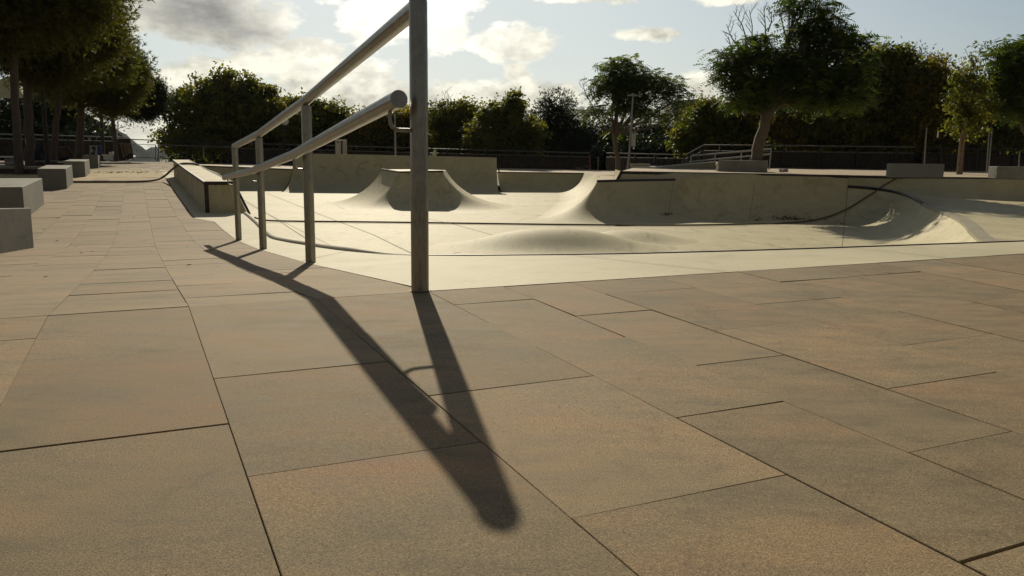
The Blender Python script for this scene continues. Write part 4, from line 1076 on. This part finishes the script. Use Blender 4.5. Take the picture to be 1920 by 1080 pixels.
for (xa, ya, xb, yb, Y, r, lab) in ((74, 90, 90, 311, 31, .085, 'dark lamp pole between the second and third pine trunks'), (190, 205, 193.5, 301, 48, .11, 'slim dark pole behind the poster at the end of the row of blocks')):
    t = thing('lamp_pole', W(xb, yb, Y), lab, 'pole')
    m_ = MB(); m_.tube([W(xb, yb, Y), W(xa, ya, Y)], [r, r * .75], 10); m_.build('pole', M['railD'], t, True)
    m_ = MB(); m_.tube([W(xb, yb, Y), W(xb, yb - 6, Y)], r * 1.5, 10); m_.build('base_sleeve', M['railD'], t, True)
t = thing('info_sign', W(638, 312, 57.5), 'pale rectangular notice board with rounded corners, behind the raised far wall', 'sign')
m_ = MB(); a, b_ = W(628.5, 262, 57.5), W(651, 300, 57.5); m_.box((a + b_) / 2, Vector(((b_.x - a.x) / 2, 0, 0)), Vector((0, .03, 0)), Vector((0, 0, (a.z - b_.z) / 2))); m_.build('board', M['signw'], t, False, .05)
m_ = MB(); m_.tube([W(640.5, 264, 57.4), W(641, 312, 57.4)], .055, 8); m_.build('post', M['brick'], t, True)
m_ = MB(); s0 = W(633, 265, 57.44); k_ = .04
m_.box(s0 + Vector((-.03, 0, -.02)), Vector((.018, 0, 0)), Vector((0, .01, 0)), Vector((0, 0, .075))); m_.box(s0 + Vector((.035, 0, -.035)), Vector((.05, 0, 0)), Vector((0, .01, 0)), Vector((0, 0, .016)))
m_.box(s0 + Vector((.07, 0, -.065)), Vector((.018, 0, 0)), Vector((0, .01, 0)), Vector((0, 0, .04))); m_.box(s0 + Vector((.03, 0, -.09)), Vector((.05, 0, 0)), Vector((0, .01, 0)), Vector((0, 0, .014))); m_.build('lettering', M['black'], t)
t = thing('round_sign', W(815, 316, 59), 'pale yellow cup-shaped object with a white cone beside it, behind the raised far wall', 'sign')
m_ = MB(); m_.tube([W(814.5, 295.5, 59), W(814.5, 289, 59), W(816, 280, 59)], [.10, .18, .05], 14); m_.build('yellow_cup', mat_plain('pale_yellow', (.62, .60, .30), .6), t, True)
m_ = MB(); m_.tube([W(807.5, 296, 59), W(807, 289, 59)], [.12, .02], 10); m_.build('white_cone', M['white'], t, True)
# building far behind the forked tree
bd = thing('building', W(1290, 300, 95), 'tan rendered building with a flat grey roof, glimpsed between the trees at centre right', 'building')
m_ = MB(); a = W(1262, 212, 95); b_ = W(1345, 212, 95); z0 = -3
m_.hexa([Vector((a.x, 95, z0)), Vector((b_.x, 95, z0)), Vector((b_.x, 105, z0)), Vector((a.x, 105, z0))], [Vector((a.x, 95, a.z)), Vector((b_.x, 95, a.z)), Vector((b_.x, 105, a.z)), Vector((a.x, 105, a.z))]); m_.build('wall', M['bldg'], bd)
m_ = MB(); a2 = W(1258, 210, 95); b2 = W(1345, 210, 95); c2 = W(1312, 184, 95); d2_ = W(1270, 188, 95)
m_.hexa([Vector((a2.x, 94.6, a.z + .02)), Vector((b2.x, 94.6, a.z + .02)), Vector((b2.x, 105.4, a.z + .02)), Vector((a2.x, 105.4, a.z + .02))], [Vector((d2_.x, 96, d2_.z)), Vector((c2.x, 96, c2.z)), Vector((c2.x, 104, c2.z)), Vector((d2_.x, 104, d2_.z))]); rf = m_.build('roof', M['roof'], bd)
for x, y in ((1281, 151), (1292, 172), (1318, 176)):
    m_ = MB(); thin(m_, x, 190, x, y, 96, .04); m_.build('antenna', M['railD'], bd)
m_ = MB(); m_.box(W(1275, 232, 94.95), Vector((.5, 0, 0)), Vector((0, .04, 0)), Vector((0, 0, .8))); m_.build('window', M['railD'], bd)

# ------------------------------------------------------------------ hoses
hs = thing('hose', UV(.2, 21.5), 'dark rubber hose crossing the paving, looping over the ledge and running along the bowl floor', 'hose')
hp = [UV(-1.5, 21.5, .03), UV(-.8, 21.45, .03), UV(-.1, 21.42, .03), UV(.35, 21.6, .04), UV(.6, 22.1, .10), UV(.8, 21.6, .33), UV(.93, 20.8, .49), UV(1.13, 20.4, .515), UV(1.33, 20.0, .50), UV(1.5, 19.4, .2), UV(1.7, 19, -.4), UV(2.5, 18.5, -1.2)]
m_ = MB(); m_.tube(smooth_path(hp), .026, 8); m_.build('upper_hose', M['hose'], hs, True)
zf = ZF + .035
hp = [onz(478, 408, zf + .25), onz(488, 411, zf + .08), onz(505, 414.5, zf), onz(700, 416, zf), onz(900, 419, zf), onz(1100, 421.5, zf), onz(1300, 422.5, zf), onz(1450, 421.5, zf), onz(1510, 419, zf)]
rt2 = 2.2
def wall_pt(x, f):   # point on the main right wall below its transition lip
    a = low[1].lerp(low[2], 0); pt = low[0]
    P = [wend, low[1], rid0]
    k = 0 if x < P[1].x else 1
    t_ = (x - P[k].x) / (P[k + 1].x - P[k].x); p = P[k].lerp(P[k + 1], t_)
    h = p.z - ZF; fm = math.acos(1 - h / rt2); ff = fm * f; T = rt2 * math.sin(fm)
    return Vector((p.x, p.y - (T - rt2 * math.sin(ff)) - .03, ZF + rt2 * (1 - math.cos(ff)) + .03))
hp = hp[:-2]
hp2 = [hit(x, y) for x, y in ((1460, 420.5), (1500, 418.5), (1530, 414), (1560, 406), (1590, 393), (1612, 379), (1632, 366), (1646, 357.8))] + [hit(1650, 353) , hit(1662, 345), hit(1676, 337)] + [W(1690, 331, 27.5), W(1694, 330, 28.1)]
m_ = MB(); m_.tube(smooth_path(hp + hp2), .026, 8); m_.build('lower_hose', M['hose'], hs, True)

# ------------------------------------------------------------------ litter, dust, stains
lt_ = MB(); rg = random.Random(5)
def leafbit(p, s, n=Vector((0, 0, 1))):
    a = rg.uniform(0, 6.28); t1 = n.orthogonal().normalized(); t2 = n.cross(t1); u_ = t1 * math.cos(a) + t2 * math.sin(a); w_ = n.cross(u_)
    lt_.add([p + u_ * s, p + w_ * s * .5 + n * s * .25, p - u_ * s * .9, p - w_ * s * .45 + n * s * .3], [(0, 1, 2, 3)])
for _ in range(60):
    u, v = rg.uniform(-1.2, .85), rg.uniform(3.5, 30); leafbit(UV(u, v, .012), rg.uniform(.008, .022))
for _ in range(45):
    u, v = rg.uniform(-.8, 2.8), rg.uniform(.7, 2.5); leafbit(UV(u, v, .002), rg.uniform(.0012, .003))
for (x, y, n_) in ((265, 410, 4), (480, 362, 2), (245, 413, 3)):
    pass
for (cx, cy, sx, sy, n_) in ((1252, 401.5, 6, 1.6, 45), (1475, 409, 20, 2.2, 110), (1495, 412, 26, 1.2, 60), (1418, 413, 4, .8, 14), (1580, 420, 8, 2, 10)):
    for _ in range(n_):
        leafbit(hit(cx + rg.gauss(0, sx), cy + rg.gauss(0, sy), .012), rg.uniform(.015, .05), Vector((0, -.35, 1)).normalized())
for _ in range(160):
    u, v = rg.gauss(-.2, .7), 27.5 + rg.gauss(0, .35) + .3 * math.sin(u * 2); leafbit(UV(u, v, .02), rg.uniform(.015, .05))
o = lt_.build('dry_leaves', M['litter']); tag(o, 'scattered dry leaves and grit on the paving and at the foot of the right wall', 'leaves', None, 'stuff')

# ------------------------------------------------------------------ vegetation
nrg = np.random.default_rng(5)
def leafmesh(name, verts, faces_n, tone, mat, parent, off):
    nv = len(verts); nf = nv // faces_n
    me = bpy.data.meshes.new(name)
    me.vertices.add(nv); me.vertices.foreach_set('co', (verts - np.array(off)).astype(np.float32).ravel())
    me.loops.add(nv); me.loops.foreach_set('vertex_index', np.arange(nv, dtype=np.int32))
    me.polygons.add(nf); me.polygons.foreach_set('loop_start', np.arange(0, nv, faces_n, dtype=np.int32)); me.polygons.foreach_set('loop_total', np.full(nf, faces_n, dtype=np.int32))
    me.materials.append(mat)
    ca = me.color_attributes.new('tone', 'FLOAT_COLOR', 'POINT')
    tv = np.repeat(tone, faces_n); col = np.stack([tv, tv, tv, np.ones_like(tv)], 1).astype(np.float32)
    ca.data.foreach_set('color', col.ravel()); me.update(calc_edges=True); me.validate()
    o = bpy.data.objects.new(name, me); C.objects.link(o); o.parent = parent; return o
def unit(a): return a / np.maximum(1e-9, np.linalg.norm(a, axis=1, keepdims=True))
def sample(clumps, n, sub, sig, shell=.45, flat=.7, outl=1.0):
    """leaf centres gathered in sub-clusters inside ellipsoids"""
    cl = np.array(clumps); vol = (cl[:, 3] * cl[:, 4] * cl[:, 5]) ** .8; pr = vol / vol.sum()
    ns = max(8, int(n / sub)); ci = nrg.choice(len(cl), ns, p=pr)
    d = unit(nrg.normal(size=(ns, 3))); r = nrg.random((ns, 1)) ** shell
    cen = cl[ci, :3] + d * r * cl[ci, 3:6] * (.86 + .20 * np.abs(nrg.normal(size=(ns, 1))) * outl)
    si = nrg.integers(0, ns, n); s = sig * nrg.uniform(.6, 1.4, (ns, 1))
    pos = cen[si] + nrg.normal(size=(n, 3)) * s[si] * np.array([1, 1, flat])
    ctone = nrg.random(ns); tone = np.clip(ctone[si] * .55 + nrg.random(n) * .45, 0, 1)
    out = unit(pos - cl[ci[si], :3])
    return pos, out, tone, cen
def broad(clumps, n, size, sub=60, sig=.22, shell=.45):
    pos, out, tone, cen = sample(clumps, n, sub, sig, shell)
    nm = unit(out * .5 + nrg.normal(size=(n, 3)) * .8 + np.array([0, 0, .5]))
    a = unit(np.cross(nm, nrg.normal(size=(n, 3)))); b_ = np.cross(nm, a); L = size * nrg.uniform(.6, 1.3, (n, 1)); Wd = L * .62
    v = np.stack([pos - a * L, pos + b_ * Wd - a * L * .1 + nm * L * .15, pos + a * L, pos - b_ * Wd - a * L * .1 + nm * L * .15], 1).reshape(-1, 3)
    return v, 4, tone, cen
def pine(clumps, n, size, sub=50, sig=.25, shell=.4):
    k = 5; m = n // k; pos, out, tone, cen = sample(clumps, m, max(4, sub // k), sig * .8, shell, .8, .45)
    ax = unit(out + nrg.normal(size=(m, 3)) * .5 + np.array([0, 0, .35]))
    pos = np.repeat(pos, k, 0); ax = np.repeat(ax, k, 0); tone = np.clip(np.repeat(tone, k) + nrg.normal(size=m * k) * .1, 0, 1); n2 = m * k
    d = unit(ax + nrg.normal(size=(n2, 3)) * .55); L = size * nrg.uniform(.7, 1.2, (n2, 1)); s = unit(np.cross(d, nrg.normal(size=(n2, 3)))) * L * .095
    v = np.stack([pos - s, pos + s, pos + d * L], 1).reshape(-1, 3); return v, 3, tone, cen
def fern(clumps, n, size, sub=26, sig=.28, shell=.5):
    k = 8; m = n // k; pos, out, tone, cen = sample(clumps, m, max(3, sub // k * 2), sig, shell, .35)
    hz = out.copy(); hz[:, 2] *= .3; ax = unit(hz + nrg.normal(size=(m, 3)) * .45 + np.array([0, 0, -.05])); L = size * nrg.uniform(.7, 1.3, (m, 1))
    upn = unit(np.array([0, 0, 1.0]) + nrg.normal(size=(m, 3)) * .35); sd = unit(np.cross(ax, upn))
    vs = []
    for j in range(4):
        t = (j + .6) / 4.4; c0 = pos + ax * L * t * 1.0 + np.array([0, 0, -1.0]) * L * .45 * t * t; wl = L * .42 * math.sin(math.pi * (t * .8 + .15))
        for s in (-1, 1):
            tipp = c0 + sd * s * wl + ax * L * .10 + np.array([0, 0, -1.0]) * wl * .25; e = ax * L * .075
            vs.append(np.stack([c0 - e, c0 + e, tipp], 1))
    v = np.stack(vs, 1).reshape(-1, 3); tone = np.clip(np.repeat(tone, 8), 0, 1); return v, 3, tone, cen
def tree(name, label, group, cat, trunk, Y, clumps, kind, n, size, mat, bark='barkG', sub=60, sig=.25, shell=.45, bare=None, limbs=True, dpt=1.0, extra=None):
    """trunk: [(px,py,radius_m)...] from the foot up; clumps: [(px,py,rx,ry[,dY])] in photo measure at distance Y"""
    foot = W(trunk[0][0], trunk[0][1], Y); t = thing(name, foot, label, cat, group)
    tp = [W(p[0], p[1], Y) for p in trunk]; rd = [p[2] for p in trunk]
    tp = [tp[0] + Vector((0, 0, -.15))] + tp; rd = [rd[0] * 1.25] + rd
    sm = [tp[0]]; sr = [rd[0]]; rr = random.Random(hash(label) % 1000 if False else len(label) * 7 + int(Y * 10))
    for i in range(len(tp) - 1):
        for k in range(1, 5):
            f = k / 4; p = tp[i].lerp(tp[i + 1], f); j = rd[i] * .25 if f < 1 else 0
            sm.append(p + Vector((rr.uniform(-j, j), rr.uniform(-j, j), 0))); sr.append(rd[i] + (rd[i + 1] - rd[i]) * f)
    m_ = MB(); m_.tube(sm, sr, 10)
    cl = []
    for c in clumps:
        dY = c[4] if len(c) > 4 else 0
        p = W(c[0], c[1], Y + dY); cl.append((p.x, p.y, p.z, c[2] * Y / F, c[2] * Y / F * dpt * .85, c[3] * Y / F))
    v, fn, tone, cen = {'broad': broad, 'pine': pine, 'fern': fern}[kind](cl, n, size, sub, sig, shell)
    if limbs:
        topi = len(sm) - 1
        for c in cl:
            cpt = Vector(c[:3]); s_i = rr.choice([topi, topi, max(topi - 2, 0), max(topi - 3, 0)]); a = sm[s_i]; midp = a.lerp(cpt, .5) + Vector((rr.uniform(-.2, .2), rr.uniform(-.2, .2), -.12 * (cpt - a).length * .5))
            m_.tube([a, a.lerp(midp, .5) + Vector((0, 0, -.03)), midp, midp.lerp(cpt, .5), cpt], [sr[s_i] * .6, sr[s_i] * .5, sr[s_i] * .38, sr[s_i] * .27, sr[s_i] * .12], 6)
            for _ in range(5):
                e = cpt + Vector((rr.uniform(-1, 1) * c[3], rr.uniform(-1, 1) * c[4], rr.uniform(-.3, 1) * c[5])); st_ = midp.lerp(cpt, rr.uniform(0, .9))
                m_.tube([st_, st_.lerp(e, .5) + Vector((0, 0, -.05)), e], [sr[s_i] * .22, sr[s_i] * .13, .012], 5)
        for i in nrg.integers(0, len(cen), min(70, len(cen))):
            e = Vector(cen[i]); d = min(cl, key=lambda c: (Vector(c[:3]) - e).length); st_ = Vector(d[:3]).lerp(e, .25)
            m_.tube([st_, st_.lerp(e, .5) + Vector((rr.uniform(-.06, .06), 0, rr.uniform(-.08, .03))), e], [.028, .018, .008], 4)
    if bare:
        for (x0, y0, x1, y1) in bare:
            a, b_ = W(x0, y0, Y), W(x1, y1, Y)
            def twig(a, b_, r, dep):
                mid = a.lerp(b_, .5) + Vector((rr.uniform(-.1, .1), 0, rr.uniform(-.05, .05))) * (b_ - a).length
                m_.tube([a, mid, b_], [r, r * .7, r * .35], 4)
                if dep > 0:
                    L = (b_ - a).length * .42
                    for k in range(4):
                        s = a.lerp(b_, .3 + .18 * k); d = (b_ - a).normalized() + Vector((rr.choice((-1, 1)) * rr.uniform(.5, .9), rr.uniform(-.4, .4), rr.uniform(-.1, .4)))
                        twig(s, s + d.normalized() * L * rr.uniform(.7, 1.2), r * .5, dep - 1)
            twig(a, b_, .028, 2)
    m_.build('trunk', M[bark], t, True)
    leafmesh('crown', v, fn, tone, M[mat], t, foot)
    return t

P_ = 'park pines at the left'
tree('pine_tree', 'large pine nearest the left edge with a tall pale trunk and rusty needles', P_, 'tree', [(38, 329, .125), (32, 230, .105), (25, 110, .10), (22, -60, .08)], 22.5,
     [(30, -20, 120, 90), (110, 20, 90, 70), (0, 70, 55, 45), (170, -10, 60, 60), (90, -140, 160, 90), (-100, 20, 90, 80)], 'pine', 150000, .16, 'pineR', 'barkP', 60, .30)
tree('pine_tree', 'pine with a thick dark trunk, second from the left edge', P_, 'tree', [(57, 313, .16), (54, 220, .15), (50, 120, .13), (55, 0, .10)], 28.5,
     [(60, 60, 90, 60), (130, 80, 70, 60), (20, 110, 50, 30), (190, 55, 45, 60), (150, -60, 90, 70), (95, 135, 45, 30), (-60, 80, 60, 50)], 'pine', 150000, .165, 'pineR', 'barkP', 60, .30)
tree('pine_tree', 'pine with a slim dark trunk, third from the left edge', P_, 'tree', [(100, 308, .14), (104, 250, .13), (112, 170, .11), (120, 80, .08)], 34,
     [(130, 110, 70, 60), (190, 90, 50, 55), (80, 130, 60, 40), (170, 40, 60, 50), (215, 120, 32, 35)], 'pine', 110000, .18, 'pineL', 'barkP', 60, .32)
tree('pine_tree', 'pine whose reddish trunk forks low, behind the brown jacketed person', P_, 'tree', [(147, 306, .19), (150, 260, .17), (153, 215, .15), (150, 170, .12)], 38,
     [(160, 130, 60, 45), (215, 150, 55, 50), (240, 130, 33, 42), (120, 160, 50, 30), (200, 185, 45, 28)], 'pine', 120000, .19, 'pineR', 'barkP', 60, .33)
tree('pine_tree', 'round-crowned pine on a slim pale trunk, standing clear at the right of the group', P_, 'tree', [(217.5, 303, .14), (215, 260, .12), (211, 215, .10), (214, 190, .08)], 46,
     [(266, 182, 38, 40), (280, 195, 26, 28), (243, 165, 33, 38), (285, 170, 18, 20), (228, 192, 25, 16), (205, 208, 16, 8), (250, 218, 12, 5)], 'pine', 100000, .19, 'darkL', 'barkP', 60, .30)
tree('pine_tree', 'dark low evergreen far behind the pine trunks at the left', P_, 'tree', [(60, 300, .2), (62, 260, .18)], 60,
     [(40, 225, 80, 55), (130, 230, 60, 50), (-60, 220, 80, 60), (90, 190, 70, 40), (185, 245, 30, 35)], 'pine', 60000, .28, 'darkL', 'barkP', 60, .5)
G_ = 'leafy trees beyond the far fence'
tree('mulberry_tree', 'broad leafy tree with a spiky lit top, just right of the lane end', G_, 'tree', [(430, 312, .2), (430, 260, .16), (425, 220, .12)], 63,
     [(430, 215, 85, 52), (350, 222, 45, 50), (320, 265, 30, 28), (410, 172, 48, 30), (480, 200, 60, 40), (395, 260, 80, 32), (460, 260, 80, 36), (345, 185, 26, 22), (432, 140, 34, 13), (388, 158, 18, 12), (470, 158, 22, 12), (505, 172, 16, 10), (318, 205, 18, 16), (300, 245, 12, 12), (540, 240, 50, 44)], 'broad', 46000, .14, 'broadL', 'barkG', 40, .28)
tree('mulberry_tree', 'leafy tree behind the second and third handrail posts', G_, 'tree', [(570, 312, .2), (570, 260, .16), (572, 240, .12)], 66,
     [(540, 225, 50, 40), (590, 235, 60, 42), (625, 215, 30, 28), (600, 270, 70, 35), (560, 200, 40, 22), (520, 270, 50, 35)], 'broad', 40000, .135, 'broadL', 'barkG', 55, .30)
tree('yellowing_tree', 'low tree with yellow autumn leaves behind the notice board and thin pole', G_, 'tree', [(715, 314, .14), (715, 280, .12), (716, 265, .1)], 64,
     [(700, 250, 50, 38), (745, 245, 40, 38), (660, 262, 32, 30), (720, 225, 34, 16), (690, 285, 60, 20), (770, 262, 36, 40)], 'broad', 40000, .125, 'yellowL', 'barkG', 50, .28)
tree('evergreen_tree', 'dark evergreen showing behind and above the yellow tree', G_, 'tree', [(755, 314, .14), (755, 270, .12), (755, 235, .1)], 78,
     [(752, 225, 26, 20), (765, 205, 16, 14), (722, 222, 10, 10), (830, 232, 45, 36), (800, 255, 50, 40), (760, 265, 60, 40)], 'pine', 30000, .26, 'darkL', 'barkG', 50, .3)
tree('mulberry_tree', 'leafy tree right of the nearest post with bare twigs on top', G_, 'tree', [(845, 314, .16), (845, 270, .13), (848, 240, .1)], 68,
     [(835, 225, 40, 34), (870, 240, 45, 42), (820, 265, 40, 40), (880, 205, 22, 18), (860, 280, 60, 26)], 'broad', 25000, .135, 'broadL', 'barkG', 40, .28, bare=[(833, 205, 836, 168), (838, 205, 842, 178), (868, 200, 870, 180)])
tree('mulberry_tree', 'open leafy tree with brownish foliage, left of the dark round tree', G_, 'tree', [(935, 314, .16), (940, 270, .13), (945, 240, .1)], 62,
     [(950, 235, 50, 40), (965, 195, 26, 26), (925, 215, 30, 24), (990, 250, 38, 26), (905, 250, 34, 30), (940, 275, 60, 26), (975, 285, 30, 20)], 'broad', 24000, .13, 'broadL', 'barkG', 32, .24, .55)
tree('evergreen_tree', 'dense dark round-topped evergreen in the middle of the far trees', G_, 'tree', [(1048, 314, .2), (1048, 270, .16), (1048, 240, .12)], 66,
     [(1045, 215, 46, 48), (1030, 240, 52, 50), (1080, 250, 50, 50), (1060, 290, 90, 28), (1000, 280, 40, 35), (1110, 270, 40, 40)], 'pine', 80000, .24, 'darkL', 'barkG', 50, .32, .4)
tree('evergreen_tree', 'dark low evergreen behind the street lamp with the white sign', G_, 'tree', [(1215, 316, .2), (1215, 280, .16), (1215, 262, .12)], 64,
     [(1215, 262, 45, 38), (1245, 255, 26, 30), (1170, 275, 50, 35), (1230, 295, 60, 22), (1150, 250, 30, 30)], 'pine', 60000, .24, 'darkL', 'barkG', 50, .35, .4)
tree('jacaranda_tree', 'forked feathery tree on a pale curving trunk beside the street lamp', None, 'tree', [(1160, 323, .16), (1157, 290, .13), (1152, 262, .125), (1150, 250, .12)], 46,
     [(1168, 135, 34, 22), (1150, 165, 34, 22), (1188, 165, 30, 24), (1140, 205, 34, 10), (1112, 212, 16, 6), (1225, 145, 16, 14), (1250, 160, 24, 12), (1268, 185, 16, 16), (1225, 180, 22, 9), (1215, 212, 26, 8), (1180, 195, 26, 14), (1272, 215, 10, 12), (1165, 117, 16, 8), (1160, 245, 10, 6)], 'fern', 33000, .44, 'fernL', 'barkG', 36, .32, .6,
     bare=[(1112, 200, 1092, 155), (1120, 195, 1106, 165), (1125, 190, 1118, 160), (1166, 120, 1166, 104)])
tree('jacaranda_tree', 'big dark feathery tree on a thick leaning trunk behind the block bench', None, 'tree', [(1417, 301, .23), (1425, 260, .21), (1436, 220, .20), (1446, 190, .17)], 31.5,
     [(1395, 110, 40, 24), (1450, 105, 40, 22), (1368, 100, 24, 14), (1350, 128, 16, 12), (1368, 145, 24, 18), (1395, 170, 36, 20), (1440, 145, 44, 24), (1420, 190, 26, 10), (1385, 192, 24, 10), (1500, 120, 36, 22), (1540, 95, 30, 20), (1582, 85, 30, 16), (1608, 84, 20, 14), (1525, 150, 50, 28), (1580, 140, 44, 30), (1560, 185, 60, 22), (1500, 180, 44, 16), (1425, 78, 24, 10), (1488, 18, 26, 10), (1500, 4, 30, 8), (1545, 12, 20, 14), (1530, 45, 36, 16), (1560, 55, 24, 12), (1505, 68, 22, 14), (1545, 70, 40, 14), (1610, 120, 26, 18)], 'fern', 76000, .38, 'fernL', 'barkG', 44, .20, .65, dpt=1.5,
     bare=[(1400, 75, 1375, 20), (1385, 90, 1362, 45), (1410, 80, 1405, 18), (1436, 70, 1432, 12), (1440, 60, 1447, 20), (1570, 60, 1582, 38), (1376, 110, 1366, 70)])
tree('leafy_tree', 'bright green spreading tree left of the leaning trunk', G_, 'tree', [(1350, 312, .15), (1350, 280, .13), (1350, 260, .1)], 50,
     [(1330, 235, 46, 32), (1300, 258, 34, 22), (1370, 225, 44, 30), (1320, 205, 26, 16), (1390, 255, 40, 28), (1285, 270, 22, 12), (1350, 270, 60, 18)], 'broad', 40000, .115, 'broadL', 'barkG', 45, .24)
tree('yellowing_tree', 'yellow and orange leaved tree right of the leaning trunk', G_, 'tree', [(1492, 314, .14), (1492, 280, .12), (1492, 255, .1)], 48,
     [(1490, 215, 36, 28), (1470, 240, 30, 25), (1520, 240, 36, 28), (1415, 205, 24, 22), (1495, 190, 20, 12), (1500, 262, 40, 14)], 'broad', 34000, .10, 'yellowL', 'barkG', 45, .22)
tree('leafy_tree', 'wide dark green tree with orange tints, right of the big feathery tree', G_, 'tree', [(1640, 316, .2), (1640, 280, .17), (1642, 240, .14)], 47,
     [(1640, 180, 60, 50), (1590, 200, 50, 50), (1690, 170, 50, 50), (1620, 130, 40, 34), (1665, 115, 40, 28), (1600, 250, 70, 38), (1680, 240, 70, 40), (1560, 260, 40, 30), (1700, 125, 34, 28)], 'broad', 56000, .115, 'broadL', 'barkG', 40, .25)
tree('yellowing_tree', 'tree with a rust-coloured top between the wide green tree and the staked tree', G_, 'tree', [(1750, 318, .18), (1750, 280, .15), (1752, 240, .12)], 45,
     [(1745, 150, 36, 34), (1765, 190, 50, 40), (1735, 210, 40, 34), (1760, 250, 60, 34), (1790, 165, 30, 30)], 'broad', 46000, .105, 'yellowL', 'barkG', 50, .25)
tree('evergreen_tree', 'grey-green evergreen tops rising behind the wide green tree', G_, 'tree', [(1700, 318, .18), (1700, 280, .15), (1702, 200, .12)], 62,
     [(1705, 115, 44, 28), (1640, 100, 24, 16), (1600, 120, 30, 30), (1760, 130, 30, 26), (1850, 200, 60, 60), (1700, 260, 160, 40), (1560, 270, 60, 35)], 'pine', 60000, .24, 'darkL', 'barkG', 50, .4)
tree('young_tree', 'thin young tree tied to timber stakes, with a tall wispy top', None, 'tree', [(1803, 328, .035), (1808, 260, .03), (1815, 180, .025), (1822, 100, .012)], 32.5,
     [(1825, 110, 14, 24), (1810, 150, 26, 24), (1835, 165, 30, 26), (1800, 195, 34, 30), (1830, 215, 34, 28), (1795, 235, 26, 18), (1850, 190, 22, 22), (1820, 250, 26, 16)], 'broad', 3300, .075, 'broadL', 'barkG', 14, .13, .6)
sk = thing('tree_stakes', W(1800, 330, 32.4), 'pair of rough timber stakes holding up the thin young tree', 'stakes')
for (xa, ya, xb, yb) in ((1795.5, 329, 1802.5, 250), (1799.5, 329, 1810, 225)):
    m_ = MB(); m_.tube([W(xa, ya, 32.3), W(xb, yb, 32.3)], [.055, .045], 8); m_.build('stake', M['stake'], sk, True)
tree('jacaranda_tree', 'light green feathery tree cut off by the right edge of the photo', None, 'tree', [(1935, 332, .16), (1932, 280, .14), (1925, 220, .12)], 33,
     [(1915, 90, 30, 22), (1900, 125, 34, 26), (1930, 140, 50, 36), (1895, 165, 30, 24), (1920, 195, 44, 26), (1885, 195, 22, 16), (1960, 110, 40, 40)], 'fern', 40000, .38, 'fernL', 'barkG', 40, .30)
tree('leafy_tree', 'dark leafy tree filling the gap at the far right behind the mesh fence', G_, 'tree', [(1880, 322, .18), (1880, 280, .15), (1882, 240, .12)], 44,
     [(1880, 230, 50, 40), (1840, 250, 50, 34), (1930, 240, 50, 40), (1860, 200, 40, 30), (1960, 190, 60, 50)], 'broad', 46000, .11, 'broadL', 'barkG', 50, .28)
# undergrowth behind the fences reads as one mass
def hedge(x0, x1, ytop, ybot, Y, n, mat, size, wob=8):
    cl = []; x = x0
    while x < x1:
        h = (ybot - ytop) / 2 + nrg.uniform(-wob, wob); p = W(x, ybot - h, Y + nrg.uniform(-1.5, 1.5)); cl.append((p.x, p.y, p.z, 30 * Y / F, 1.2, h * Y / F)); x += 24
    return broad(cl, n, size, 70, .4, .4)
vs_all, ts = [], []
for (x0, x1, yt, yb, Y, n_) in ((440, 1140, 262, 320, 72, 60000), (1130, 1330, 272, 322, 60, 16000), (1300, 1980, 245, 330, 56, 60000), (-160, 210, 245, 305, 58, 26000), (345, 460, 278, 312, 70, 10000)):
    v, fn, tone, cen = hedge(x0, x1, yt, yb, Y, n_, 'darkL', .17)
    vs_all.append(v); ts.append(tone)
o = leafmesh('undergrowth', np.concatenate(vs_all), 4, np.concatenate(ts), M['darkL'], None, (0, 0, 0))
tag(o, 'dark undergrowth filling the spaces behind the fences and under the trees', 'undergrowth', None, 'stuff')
# scrub on the low land seen through the barriers
cl = []
for _ in range(60):
    x = nrg.uniform(-160, 60); Y = nrg.uniform(120, 320); cl.append((-.47 * Y + nrg.uniform(-14, 10), Y, -4 - .010 * Y, 3.0, 3.0, 1.5))
v, fn, tone, cen = broad(cl, 16000, .5, 80, .9)
o = leafmesh('scrub', v, fn, tone, M['broadL'], None, (0, 0, 0)); tag(o, 'low scrub on the land beyond the metal barriers', 'scrub', None, 'stuff')
